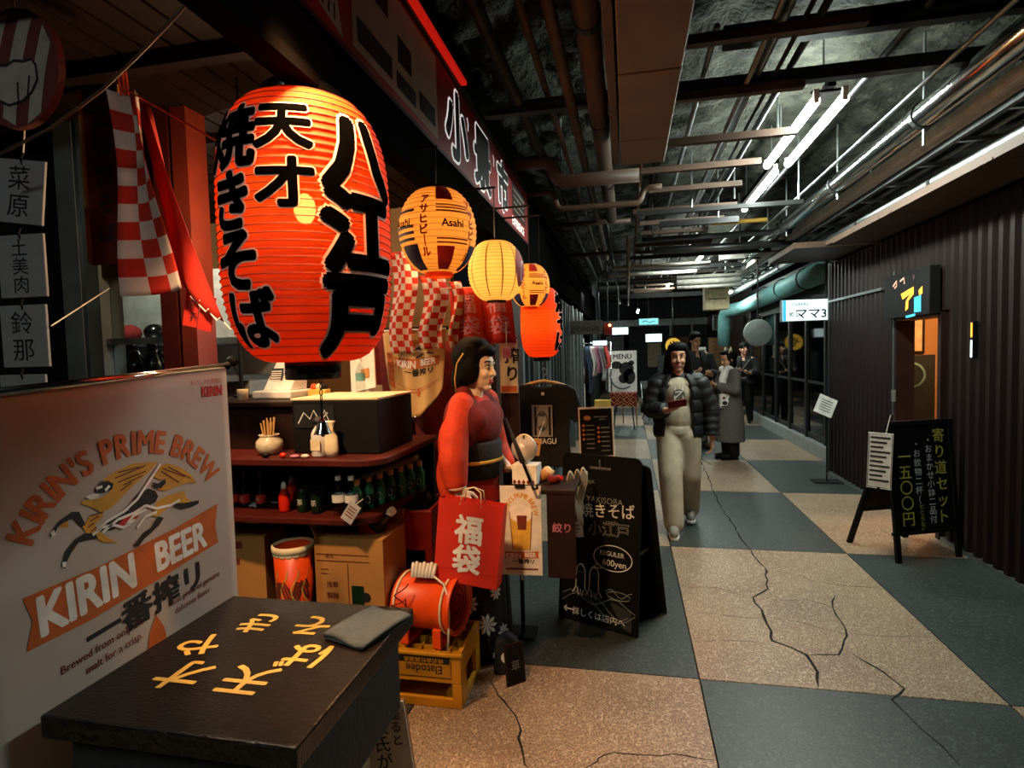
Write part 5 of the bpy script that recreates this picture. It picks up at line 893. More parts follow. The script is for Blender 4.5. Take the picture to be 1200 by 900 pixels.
# ---- chalkboard
pa, pb = onfloor(655, 722), onfloor(748, 748); cm = (pa + pb) / 2; yaw = math.atan2(pb.y - pa.y, pb.x - pa.x); cw = (pb - pa).length
t = thing('chalkboard_stand', 'black chalkboard stand covered in white chalk lettering and two chalk squids', 'chalkboard', cm, yaw)
LEAN = RX(-.10)
def rb(w_, h, r): return [(-w_ / 2, 0), (w_ / 2, 0), (w_ / 2, h - r)] + [(w_ / 2 - r + r * math.cos(a), h - r + r * math.sin(a)) for a in [i * PI / 12 for i in range(1, 6)]] + [(w_ / 2 - r, h), (-w_ / 2 + r, h)] + [(-w_ / 2 + r - r * math.sin(a), h - r + r * math.cos(a)) for a in [i * PI / 12 for i in range(1, 6)]] + [(-w_ / 2, h - r)]
HB = .965
B().prism(rb(cw, HB, .04), -.008, .008, lambda x, y, z: LEAN @ V((x, z, y))).to('front_board', 'board', t, bevel=.003)
B().prism(rb(cw, HB - .02, .04), -.008, .008, lambda x, y, z: RX(.24) @ V((x, z, y)) + V((.03, .36, 0))).to('rear_board', 'board', t, bevel=.003)
bbx(cw / 2 - .03, cw / 2 - .018, .04, .30, .42, .44).to('strut', 'dark_steel', t)
b = B(); b.box(LEAN @ V((-.0, -.012, HB - .075)), (.13, .008, .016)); b.box(LEAN @ V((0, -.014, HB - .05)), (.012, .008, .05)); b.to('handle', 'steel', t, bevel=.003)
f = Face(t, LEAN @ V((0, -.0095, 0)), (1, 0, 0), LEAN @ V((0, 0, 1)))
f.text([('USA', -.06, .81, .03, 'c', 1, .2), ('YAKISOBA', .03, .715, .048, 'c'), ('coedo', .08, .60, .03, 'c')], 'chalk_grey', .001, .0); f.text([('草', -.15, .745, .075, 'c')], 'chalk', .001, .004)
f.text([('お焼きそば', .01, .655, .088, 'c', .95, .08)], 'chalk', .001, .006); f.text([('小江戸', .06, .555, .085, 'c', 1, .05)], 'chalk', .001, .012); f.text([('小江戸', .06, .555, .085, 'c', 1, .05)], 'print_black', .0016, -.004)
f.text([('REGULER', .085, .425, .036, 'c'), ('600yen', .10, .375, .05, 'c')], 'chalk', .001, .004); f.line([circ(.09, .40, .115, .07, 28)], .005, 'chalk', .001, close=True); f.line([[(.0, .36), (-.03, .325), (.03, .338)]], .005, 'chalk', .001)
sq = lambda x: [[(x - .05, .165), (x - .03, .20), (x - .028, .27)] + circ(x, .28, .028, .055, 10, PI, 0) + [(x + .028, .20), (x + .05, .17)], [(x - .02, .20), (x - .012, .155), (x, .19), (x + .012, .15), (x + .02, .19)], [(x - .012, .29), (x - .008, .29)], [(x + .01, .29), (x + .014, .29)]]
f.line(sq(-.105) + sq(-.02), .005, 'chalk', .001)
f.line([[(-.22 + .05 * i, .15 + .03 * math.sin(i * 1.2)) for i in range(10)], [(-.22 + .05 * i, .11 + .06 * math.sin(i * .7)) for i in range(10)], [(-.05 + .03 * i, .12 + .05 * math.sin(i * .6 + 1)) for i in range(9)], [(.05 + .02 * i, .21 + .02 * math.sin(i)) for i in range(9)], circ(.13, .2, .07, .022, 16), [(-.2, .31), (-.16, .27)], [(-.22, .25), (-.17, .255)], [(-.17, .34), (-.14, .28)]], .004, 'chalk_grey', .001)
f.poly([[(.08, .16), (.21, .13), (.21, .02), (.16, .03)]], 'chalk_grey' if 0 else 'board_smudge' if pm('board_smudge', '#22272a', .9) else '', .0008, 'smudge')
f.text([('詳しくは店内へ', .01, .062, .047, 'c')], 'chalk', .001, .003); f.line([[(-.21, .065), (-.14, .065)], [(-.19, .08), (-.21, .065), (-.19, .05)]], .007, 'chalk', .0012)
o = thing('flyer', 'grey flyer taped slantwise on the left of the chalkboard', 'flyer', cm + RZ(yaw) @ (LEAN @ V((-.165, -.014, .525))), 0, None, (-.10, -.15, yaw)); bbx(-.07, .07, -.001, .001, -.045, .045).to('sheet', 'plastic_bag', o); Face(o, (0, -.0015, 0)).line([[(-.05, .02), (.05, .02)], [(-.04, 0), (.05, 0)], [(-.05, -.02), (.03, -.02)]], .006, 'print_black', .0006)
# ---- framed menu on top
t = thing('framed_menu', 'white framed black menu with food pictures standing behind the chalkboard', 'menu', aty(700, 536, 3.36), -.12, None, (-.12, -.05, -.14)); bbx(-.105, .105, 0, .012, 0, .30).to('frame', 'white', t, bevel=.002); bbx(-.096, .096, -.003, .0, .012, .288).to('panel', 'board', t)
f = Face(t, (0, -.0035, 0)); f.poly([circ(-.05, .235, .022, .014)], 'sign_amber' if 0 else 'cardboard', .001); f.poly([circ(-.075, .19 - .027 * k, .008) for k in range(4)] + [circ(.015, .175 - .027 * k, .008) for k in range(4)], 'print_orange', .001, 'dish_picture'); f.line([[(-.06, .19 - .027 * k), (-.01, .19 - .027 * k)] for k in range(6)] + [[(.03, .175 - .027 * k), (.08, .175 - .027 * k)] for k in range(6)] + [[(-.01, .24), (.07, .24)], [(.02, .225), (.06, .225)]], .006, 'chalk_grey', .001)
bbx(-.05, .05, .012, .03, -.14, .1).to('stand', 'black', t)
# ---- note leaning at the table's foot and small things on the floor
NP = aty(464, 821, 1.76); NH = NP.z
t = thing('paper_note', 'white handwritten paper sign leaning at the right foot of the black table', 'sign', onfloor(470, 985) if 0 else V((NP.x + .005, 1.74, 0)), 0, None, (-.03, -.13, .12))
bbx(-.075, .075, -.003, .003, .02, NH).to('sheet', 'white_paper', t); bbx(-.077, .077, .003, .012, 0, NH + .003).to('board', 'wood', t); f = Face(t, (0, -.0035, 0)); f.text(f.column('座ると', .035, NH - .04, .042, .045) + f.column('彼氏ができ', -.02, NH - .08, .058, .06), 'print_black', .001, .012); f.line([[(.03, NH - .24), (.035, NH - .3), (.04, NH - .36)], [(.05, NH - .24), (.052, NH - .36)]], .006, 'pink', .001)
t = thing('black_tote', 'black bag with a white chrysanthemum mark at the floor behind the yellow crate', 'bag', (-.60, 2.62, 0), .2); B().prism([(-.07, 0), (.07, 0), (.055, .16), (.0, .20), (-.055, .16)], -.035, .035, lambda x, y, z: (x, z, y)).to('body', 'black_cloth', t, bevel=.012); Face(t, (0, -.0355, 0)).poly([circ(.0, .09, .03)], 'white', .001)
o = thing('propped_board', 'small dark framed board propped on the floor beside the orange fan', 'board', (-.535, 2.52, 0), .55, None, (-.12, 0, .7)); bbx(-.05, .05, 0, .01, 0, .19).to('frame', 'dark_wood', o); bbx(-.04, .04, -.002, 0, .015, .175).to('panel', 'black', o); Face(o, (0, -.0025, .09)).text([('草', 0, 0, .05, 'c')], 'chalk_grey', .001)
# ================================================================ PEOPLE IN THE LANE
def person(label, loc, rz, hgt, arms, legs, skin='skin', hd=(0, 0), torso=0):
    """one continuous body; arms: ((elbow, wrist, finger dir, palm normal, curl) right, left); legs: ((knee, ankle) right, left)"""
    s = hgt / 1.6; t = thing('person', label, 'person', loc, rz); sv = lambda p: V(p) * s
    hc = sv((.02, 0, 1.49)); HR = RZ(hd[0]) @ RY(hd[1]); b = B(); head(b, hc, HR); b.cap(sv((-.01, 0, 1.30)), sv((.0, 0, 1.42)), .055 * s, .05 * s)
    b.ell(sv((0, 0, 1.20)), sv((.095, .155, .14))); b.ell(sv((0, 0, 1.03)), sv((.09, .135, .17))); b.ell(sv((0, 0, .87)), sv((.10, .15, .13))); b.cap(sv((0, -.14, 1.29)), sv((0, .14, 1.29)), .05 * s, .05 * s)
    for i, sg in enumerate((-1, 1)):
        sh = sv((0, .165 * sg, 1.28)); el, wr = sv(arms[i][0]), sv(arms[i][1]); limb(b, [sh, el, wr], [.048 * s, .040 * s, .027 * s]); hand(b, wr, arms[i][2], arms[i][3], arms[i][4], s * .97, arms[i][5])
        hip = sv((0, .085 * sg, .84)); kn, an = sv(legs[i][0]), sv(legs[i][1]); limb(b, [hip, kn, an], [.085 * s, .055 * s, .038 * s]); b.cap(an + V((-.02, 0, -.025)) * s, an + V((.14, 0, -.045)) * s, .036 * s, .028 * s)
    b.to('body', skin, t, remesh=.0062, sm=1); face_parts(hc, HR, t, 'pink'); return t, hc, HR, sv, s
def shoes(t, sv, s, legs, m, sole='white'):
    for i in (0, 1):
        an = sv(legs[i][1]); B().cap(an + V((-.03, 0, -.03)) * s, an + V((.15, 0, -.046)) * s, .046 * s, .036 * s).cap(an + V((-.01, 0, 0)) * s, an + V((-.02, 0, -.03)) * s, .045 * s, .045 * s).to('shoe', m, t, remesh=.008, sm=2)
        z = an.z - .088 * s; B().prism([(-.08, -.035), (.1, -.042), (.18, -.03), (.195, 0), (.18, .03), (.1, .042), (-.08, .035)], z, z + .018, lambda x, y, q: (an.x + x * s, an.y + y * s, q)).to('sole', sole, t)
# woman walking towards us, phone in her right hand
A_ = (((.03, -.245, 1.04), (.19, -.10, 1.045), (.35, .75, .35), (-.4, .1, .9), .55, -1), ((-.02, .27, 1.03), (.03, .275, .79), (.1, -.05, -1), (.1, -.95, 0), .45, 1))
L_ = (((.14, -.075, .48), (.24, -.055, .095)), ((-.02, .085, .46), (-.20, .10, .115)))
t, hc, HR, sv, s = person('woman in dark puffer jacket, cream hoodie and wide trousers walking with a phone', (.42, 5.08, 0), -PI / 2 - .05, 1.59, A_, L_, hd=(.02, .05))
b = B(); b.ell(hc + V((-.03, 0, .035)), (.105, .09, .105)); b.ell(hc + V((.02, 0, .085)), (.075, .082, .05))
for sg in (-1, 1): limb(b, [hc + V((.03, .055 * sg, .09)), hc + V((.015, .085 * sg, .0)), hc + V((-.01, .092 * sg, -.12)), hc + V((.0, .10 * sg, -.24))], [.03, .028, .035, .02])
b.ell(hc + V((-.07, 0, -.12)), (.05, .095, .14)); b.to('hair', 'hair', t, remesh=.009, sm=3)
b = B(); b.ell(sv((0, 0, 1.19)), sv((.115, .16, .15))); b.ell(sv((0, 0, .98)), sv((.115, .155, .20))); b.ell(sv((0, 0, .85)), sv((.115, .165, .09))); b.to('hoodie', 'beige_cloth', t, remesh=.012, sm=4)
b = B(); limb(b, [sv((.06, -.07, 1.26)), sv((-.03, -.09, 1.34)), sv((-.09, 0, 1.36)), sv((-.03, .09, 1.34)), sv((.06, .07, 1.26))], [.035, .045, .055, .045, .035]); b.to('hood', 'beige_cloth', t, remesh=.01, sm=3)
for sg in (-1, 1): B().tube([sv((.10, .03 * sg, 1.25)), sv((.125, .034 * sg, 1.15)), sv((.125, .03 * sg, 1.08))], .004, 6).to('drawstring', 'white', t)
f = Face(t, sv((.118, 0, 1.175)), (0, 1, 0), (0, 0, 1)); f.poly([circ(0, 0, .05, .045)], 'grey_coat', .006, 'chest_print'); f.line([[(-.03, -.03), (.03, .03)], [(-.03, .02), (.02, .03)]], .01, 'white', .008)
def jacket(t, sv, s, arms, mat, gap=30, puff=.013, hem=.80, fit=1):
    """open-fronted quilted shell round the torso, and two quilted sleeves"""
    def shell(u, v):
        a = math.radians(gap + 6 * (1 - v)) + u * (2 * PI - 2 * math.radians(gap + 6 * (1 - v))); q = puff * abs(math.sin(PI * 5 * v)) ** .6
        k = 1 if v < .72 else 1 - .62 * ((v - .72) / .28) ** 1.6
        return ((-.018 + (.135 * fit + q) * math.cos(a) * (.45 + .55 * k)) * s, ((.195 * fit + q) * math.sin(a) * (.25 + .75 * k)) * s, (hem + (1.345 - hem) * v) * s)
    B().sheet(shell, 44, 40, .022).to('jacket', mat, t, True)
    for i, sg in enumerate((-1, 1)):
        sh = sv((-.005, .165 * sg, 1.29)); el, wr = sv(arms[i][0]), sv(arms[i][1]); wr = wr.lerp(el, .10); P = []; R = []; N = 14
        for p, q, r0, r1 in ((sh, el, .078, .070), (el, wr, .070, .058)):
            for k in range(N + 1):
                x = k / N; P.append(p.lerp(q, x)); R.append((r0 + (r1 - r0) * x + puff * .7 * abs(math.sin(PI * 3.5 * x)) ** .6) * s * fit)
        P = [P[0] + (P[0] - P[1]) * .9] + P; R = [R[0] * .6] + R
        P[N + 1] = P[N + 1].lerp(P[N + 3], .02); del P[N + 2], R[N + 2]
        B().tube(P, R, 16).to('sleeve', mat, t, True)
jacket(t, sv, s, A_, 'navy')
b = B(); limb(b, [sv((-.05, -.10, 1.30)), sv((-.10, 0, 1.36)), sv((-.05, .10, 1.30))], [.06, .065, .06]); limb(b, [sv((-.01, -.165, 1.285)), sv((-.02, 0, 1.30)), sv((-.01, .165, 1.285))], [.072, .075, .072]); limb(b, [sv((.05, -.10, 1.24)), sv((-.03, -.11, 1.32))], [.045, .055]); limb(b, [sv((.05, .10, 1.24)), sv((-.03, .11, 1.32))], [.045, .055]); b.to('collar', 'navy', t, remesh=.011, sm=3)
def trousers(t, sv, s, legs, mat, w0=.115, w1=.10):
    b = B(); b.ell(sv((0, 0, .86)), sv((.115, .165, .10)))
    for i, sg in enumerate((-1, 1)): limb(b, [sv((0, .08 * sg, .80)), sv(legs[i][0]), sv(legs[i][1]) + V((-.015, 0, -.005))], [w0 * s, (w0 + w1) / 2 * s * .95, w1 * s * .86])
    b.to('trousers', mat, t, remesh=.012, sm=5)
trousers(t, sv, s, L_, 'beige_cloth'); shoes(t, sv, s, L_, 'beige_shoe' if pm('beige_shoe', '#8a8378', .6) else '')
o = thing('phone', 'dark mobile phone held in the walking woman\'s hand', 'phone', (0, 0, 0)); wp = Matrix.Rotation(-PI / 2 - .05, 3, 'Z') @ (sv(A_[0][1]) + V((.075, .085, .065)) * s) + V((.42, 5.08, 0)); o.location = wp; o.rotation_euler = (.5, -.15, .1); bbx(-.075, .075, -.004, .004, -.036, .036).to('case', 'dark_red_cloth', o, bevel=.006); bbx(-.07, .07, .004, .0046, -.032, .032).to('screen', 'black_gloss', o)
# man behind her looking down
A2_ = (((.05, -.24, 1.04), (.24, -.13, 1.06), (.6, .6, .2), (-.3, .3, .9), .6, -1), ((.05, .24, 1.03), (.23, .13, 1.02), (.7, -.5, .2), (-.3, -.2, .9), .6, 1)); L2_ = (((.03, -.09, .46), (0, -.10, .095)), ((.03, .09, .46), (0, .11, .095)))
t, hc, HR, sv, s = person('dark haired man in a black jacket standing behind the walking woman, looking down', (1.02, 9.2, 0), -PI / 2 + .25, 1.80, A2_, L2_, hd=(.1, .35))
b = B(); b.ell(hc + V((-.02, 0, .055)), (.115, .10, .095)); b.ell(hc + V((.055, 0, .085)), (.06, .075, .04)); b.ell(hc + V((-.06, 0, 0)), (.06, .088, .09)); b.to('hair', 'hair', t, remesh=.009, sm=2)
jacket(t, sv, s, A2_, 'black_cloth', 10, .003, fit=1.08); B().ell(sv((.03, 0, 1.1)), sv((.10, .10, .2))).to('shirt', 'black_cloth', t, True); trousers(t, sv, s, L2_, 'grey_coat', .10, .075); shoes(t, sv, s, L2_, 'black', 'dark_steel')
# person in long grey coat
A3_ = (((.04, -.23, 1.05), (.22, -.08, 1.08), (.5, .6, .3), (-.3, .2, .9), .6, -1), ((.04, .23, 1.05), (.22, .10, 1.10), (.5, -.6, .3), (-.3, -.2, .9), .6, 1)); L3_ = (((0, -.08, .46), (0, -.085, .095)), ((0, .08, .46), (0, .085, .095)))
t, hc, HR, sv, s = person('person in a long grey coat with a pale scarf, looking down at a phone', (1.37, 8.30, 0), PI + .35, 1.50, A3_, L3_, hd=(.1, .35))
b = B(); b.ell(hc + V((-.025, 0, .04)), (.11, .095, .105)); b.ell(hc + V((-.05, 0, -.06)), (.075, .09, .10)); b.ell(hc + V((.06, 0, .085)), (.05, .07, .035)); b.to('hair', 'hair', t, remesh=.009, sm=2)
b = B(); b.cap(sv((0, -.13, 1.27)), sv((0, .13, 1.27)), .085 * s, .085 * s); b.ell(sv((0, 0, 1.15)), sv((.135, .19, .17))); b.lathe([(.10 * s, 1.2 * s), (.165 * s, 1.1 * s), (.17 * s, .9 * s), (.205 * s, .55 * s), (.215 * s, .27 * s)], 28, sy=1.08); b.to('coat', 'grey_coat', t, remesh=.013, sm=4)
for i, sg in enumerate((-1, 1)): b = B(); limb(b, [sv((0, .165 * sg, 1.27)), sv(A3_[i][0]), sv(A3_[i][1]).lerp(sv(A3_[i][0]), .1)], [.085 * s, .08 * s, .062 * s]); b.to('sleeve', 'grey_coat', t, remesh=.011, sm=3)
b = B(); limb(b, [sv((.08, -.05, 1.34)), sv((-.07, 0, 1.37)), sv((.08, .06, 1.33)), sv((.15, .08, 1.2)), sv((.15, .08, 1.04))], [.05, .05, .055, .05, .045]); b.to('scarf', 'white', t, remesh=.011, sm=3)
for sg in (-1, 1): B().tube([hc + V((.02, .06 * sg, .08)), hc + V((-.01, .075 * sg, .16)), hc + V((-.02, .07 * sg, .10))], [.014, .012, .01], 8).to('ear_tuft', 'cream', t, True)
trousers(t, sv, s, L3_, 'black', .11, .10); shoes(t, sv, s, L3_, 'black', 'black')
o = thing('shoulder_bag', 'small patterned white shoulder bag carried over the grey coat', 'bag', (1.33, 8.17, .83), .1); bbx(-.115, .115, -.035, .035, -.10, .10).to('body', 'white', o, bevel=.015); Face(o, (0, -.0355, 0)).poly([circ(-.05, -.03, .035, .03), circ(.04, .02, .045, .03), [(-.1, -.09), (.1, -.09), (.1, -.06), (-.1, -.07)]], 'print_black', .001); Face(o, (0, -.0365, 0)).poly([circ(.03, -.05, .03, .02), circ(-.06, .04, .02)], 'dark_red_cloth', .001); B().tube([(-.11, 0, .09), (-.05, .05, .35), (.05, .10, .52)], .008, 6).to('strap', 'black', o, True)
o = thing('phone', 'small dark phone held up by the person in the grey coat', 'phone', (1.12, 8.27, 1.08), .3, None, (.5, 0, .4)); bbx(-.06, .06, -.004, .004, -.032, .032).to('case', 'black_gloss', o, bevel=.005); bbx(-.055, .055, -.0046, -.004, -.028, .028).to('screen', 'screen', o)
# man in black farther back
t, hc, HR, sv, s = person('person in black with a strap across the chest, farthest back by the wall', (2.3, 12.2, 0), -PI / 2 - .3, 1.63, A2_, L2_, hd=(.5, -.15))
b = B(); b.ell(hc + V((-.025, 0, .05)), (.11, .095, .10)); b.to('hair', 'hair', t, remesh=.011, sm=2); jacket(t, sv, s, A2_, 'black_cloth', 10, .003, fit=1.08); B().ell(sv((.03, 0, 1.1)), sv((.10, .10, .2))).to('shirt', 'black_cloth', t, True); trousers(t, sv, s, L2_, 'black', .10, .07); shoes(t, sv, s, L2_, 'black_gloss', 'white'); B().tube([sv((.135, .12, 1.28)), sv((.16, 0, 1.1)), sv((.13, -.14, .95))], .012, 6).to('strap', 'grey_coat', t)
# ================================================================ RIGHT SIDE
fa, fb, bk = V((1.85, 4.385, 0)), V((2.26, 4.61, 0)), V((1.87, 4.885, 0)); yw = math.atan2(fb.y - fa.y, fb.x - fa.x)
pb_ = onfloor(1133, 646); yw = math.atan2(pb_.y - fa.y, pb_.x - fa.x) * .75; sw = .50
t = thing('menu_board', 'black wooden A-frame board with yellow vertical handwriting by the ribbed wall', 'menu board', fa, yw)
LB = RX(-.10)
bx_ = lambda x0, x1, z0, z1, y0=-.012, y1=.012: B().add([LB @ V((x, y, z)) for x in (x0, x1) for y in (y0, y1) for z in (z0, z1)], [(0, 1, 3, 2), (4, 6, 7, 5), (0, 4, 5, 1), (2, 3, 7, 6), (0, 2, 6, 4), (1, 5, 7, 3)])
bx_(-.02, .02, 0, .98).to('leg', 'black', t, bevel=.003); bx_(sw - .02, sw + .02, 0, .98).to('leg', 'black', t, bevel=.003); bx_(-.03, sw + .03, .965, 1.0).to('top_rail', 'black', t, bevel=.003); bx_(.02, sw - .02, .20, .965, -.008, .006).to('board', 'board', t); bx_(-.03, sw + .03, .19, .215).to('bottom_rail', 'black', t)
RB = RX(.36)
rx_ = lambda x0, x1, z0, z1: B().add([RB @ V((x, y, z)) + V((0, .46, 0)) for x in (x0, x1) for y in (-.012, .012) for z in (z0, z1)], [(0, 1, 3, 2), (4, 6, 7, 5), (0, 4, 5, 1), (2, 3, 7, 6), (0, 2, 6, 4), (1, 5, 7, 3)])
rx_(-.02, .02, 0, 1.02).to('rear_leg', 'black', t); rx_(sw - .02, sw + .02, 0, 1.02).to('rear_leg', 'black', t); rx_(.0, sw, .30, .34).to('rear_rail', 'black', t); rx_(.02, sw - .02, .34, .95).to('rear_board', 'dark_wood', t)
f = Face(t, LB @ V((0, -.0085, 0)), (1, 0, 0), LB @ V((0, 0, 1)))
f.text(f.column('寄り道セット', .395, .885, .105, .116), 'chalk_yellow', .001, .008); f.text(f.column('一五〇〇円', .10, .745, .11, .11), 'chalk_yellow', .001, .008)
f.text(f.column('・おまかせ小鉢二品付', .305, .855, .062, .063), 'chalk', .001, .003); f.text(f.column('・お飲物二杯（', .205, .83, .062, .066), 'chalk', .001, .003); f.text(f.column('ヒとらなど', .215, .385, .042, .042), 'chalk_yellow', .001, .0)
t = thing('hanging_notice', 'white printed notice hung on the left side of the black A-frame board', 'notice', aty(1031, 540, 4.42), yw - .75, None, (0, .03, yw - .9)); bbx(-.075, .075, -.003, .003, -.20, .20).to('sheet', 'white_paper', t); f = Face(t, (0, -.0035, 0)); f.line([[(-.06, .165 - .034 * k), (.06 - .02 * (k % 3), .165 - .034 * k)] for k in range(10)], .014, 'print_black', .001); f.line([[(-.07, -.19), (.07, -.19), (.07, .19), (-.07, .19)]], .004, 'print_black', .001, close=True); B().tube([(.03, 0, .20), (.05, .02, .33)], .003, 5).to('cord', 'rope', t); bbx(-.01, .01, -.006, .006, -.22, -.19).to('clip', 'black', t)
p = V((2.19, 6.95, 0)); t = thing('card_stand', 'thin black floor stand holding a tilted white card by the ribbed wall end', 'stand', p); bbx(-.15, .15, -.10, .10, 0, .012).to('base', 'black', t); B().tube([(0, 0, .01), (0, 0, .80)], .008, 8).to('pole', 'black', t); B().box((-.02, -.02, .87), (.20, .008, .22), RY(.45) @ RX(-.3)).to('card', 'white_paper', t); f = Face(t, V((-.02, -.02, .87)), (RY(.45) @ RX(-.3)) @ V((1, 0, 0)), (RY(.45) @ RX(-.3)) @ V((0, 0, 1))); f.line([[(-.06, .06 - .03 * k), (.06, .06 - .03 * k)] for k in range(5)], .010, 'grey_paint', .006)
# lit sign at the end of the ribbed wall
t = thing('lit_sign', 'white glowing box sign with dark characters at the end of the ribbed wall', 'sign', (1.99, 7.6, 1.90), 0); p0, p1 = aty(916, 364, 7.6), aty(975, 364, 7.6); w_ = p1.x - p0.x; t.location = ((p0.x + p1.x) / 2, 7.6, p0.z - .14)
bbx(-w_ / 2, w_ / 2, 0, .09, 0, .27).to('case', 'steel', t, bevel=.005); bbx(-w_ / 2 + .008, w_ / 2 - .008, -.004, 0, .008, .262).to('lit_face', 'sign_lit', t); f = Face(t, (0, -.005, 0)); f.rect(-w_ / 2 + .01, .01, -w_ / 2 + .05, .26, 'sign_cyan', .002, 'cyan_band'); f.text([('ママ3', .05, .095, .14, 'c', 1.05)], 'print_black', .002, .02); f.text([('めし', -.14, .09, .07, 'c')], 'print_black', .002, .02); f.text([('CHEERS・', -.06, .21, .055, 'c')], 'print_black', .002, .01)
B().tube([(w_ / 2 - .05, .045, .27), (w_ / 2 - .05, .045, .8)], .012, 8).to('bracket', 'dark_steel', t)
t = thing('round_hanging_sign', 'blank grey round sign hanging beside the glass shopfront', 'sign', aty(888, 390, 9.2)); B().lathe([(.001, -.03), (.19, -.03), (.205, -.02), (.205, .02), (.19, .03), (.001, .03)], 40, (0, 0, 0), RX(PI / 2), False).to('disc', 'sign_disc' if pm('sign_disc', '#8d9896', .6, 0, .15) else '', t, True); B().tube([(0, 0, .2), (0, 0, 1.25)], .01, 8).to('rod', 'dark_steel', t)
t = thing('globe_garland', 'row of small pale globe lamps strung over the glass shopfront', 'lights', (2.57, 7.6, 2.02)); B().tube([(0, 0, .03), (0, 2.9, .03)], .004, 6).to('wire', 'black', t)
for k in range(15): B().ell((0, .1 + .19 * k, .0), (.03, .03, .03), None, 10, 7).to('globe', 'globe_glow' if pm('globe_glow', '#c9c3a8', .5, emit=.12) else '', t, True)
# doorway things
t = thing('doorway_sign', 'black box sign with orange and blue glowing marks over the doorway', 'sign', (2.32, 4.97, 1.77)); bbx(-.03, .05, 0, .78, .0, .38).to('case', 'black', t, bevel=.006); f = Face(t, (-.031, .66, .03), (0, -1, 0), (0, 0, 1))
f.poly([[(.20, .17), (.42, .21), (.42, .15), (.33, .10), (.33, .04), (.28, .02), (.29, .10), (.36, .155), (.23, .12)], [(.50, .17), (.56, .20), (.56, .14), (.51, .13)]], 'sign_amber', .002, 'lit_mark'); f.poly([[(.43, -.0), (.54, .0), (.54, .13), (.43, .12)], [(.29, -.04), (.45, -.03), (.45, -.01), (.29, -.02)]], 'sign_cyan', .002, 'lit_mark'); f.line([[(.05, .25), (.12, .29), (.12, .25), (.08, .23)], [(.18, .28), (.25, .30), (.26, .25)]], .014, 'sign_pink', .002, 'lit_mark'); f.text([('F', .42, .285, .06, 'c')], 'pink', .002)
t = thing('framed_picture', 'small framed picture with red and yellow on the orange inner wall', 'picture', (3.93, 8.0, 1.75)); o = aty(1066, 392, 8.25)
o = aty(1066, 392, 7.25); t.location = (o.x, 7.28, o.z); bbx(-.16, .16, -.02, .02, -.22, .22).to('frame', 'dark_wood', t, bevel=.004); bbx(-.13, .13, -.024, -.02, -.19, .19).to('mat', 'cream', t); f = Face(t, (0, -.0245, 0)); f.poly([circ(-.03, .11, .07, .05)], 'print_red', .001); f.poly([[(-.1, -.17), (.06, -.17), (.05, -.05), (-.08, -.04)]], 'yellow_print', .001); f.rect(-.06, -.03, .02, .06, 'grey_paint', .001)
o = aty(1071, 450, 6.9); t = thing('inner_door', 'dark teal inner door with a round window beyond the doorway', 'door', (o.x, 6.95, 0), .0); bbx(-.22, .22, -.02, .02, 0, 1.42).to('panel', 'dark_teal' if pm('dark_teal', '#1c2a2c', .4) else '', t, bevel=.004); B().lathe([(.12, -.03), (.145, -.03), (.145, .03), (.12, .03)], 28, (-.02, 0, 1.2), RX(PI / 2), False).to('window_ring', 'teal', t, True); B().lathe([(.0, -.021), (.12, -.021)], 28, (-.02, 0, 1.2), RX(PI / 2), False).to('window_pane', 'black_gloss', t); B().ell((-.18, -.05, .85), (.025, .025, .025)).to('knob', 'chrome', t, True)
o = aty(1090, 435, 7.0); t = thing('door_plate', 'small white name plate on the orange inner wall', 'plate', (o.x, 7.29, aty(1090, 435, 7.29).z)); t.location.x = aty(1090, 435, 7.29).x; bbx(-.05, .05, -.008, .008, -.17, .17).to('plate', 'white_paper', t); f = Face(t, (0, -.0085, 0)); f.text(f.column('営業中', 0, .09, .07, .09), 'print_black', .001)
t = box_thing('wall_switch', 'small pale switch plate on the door jamb', 'switch', (2.362, 5.73, 1.02), (.012, .07, .11), 'grey_coat', bevel=.002)
t = thing('glowing_slit', 'narrow vertical orange and white lit sign edge on the ribbed wall', 'sign', (2.35, 4.50, 1.56)); bbx(-.012, .02, -.012, .012, -.13, .13).to('case', 'black', t); bbx(-.016, -.012, -.008, .008, .02, .12).to('lit_face', 'sign_amber', t); bbx(-.016, -.012, -.008, .008, -.12, .0).to('lit_face', 'sign_lit', t)
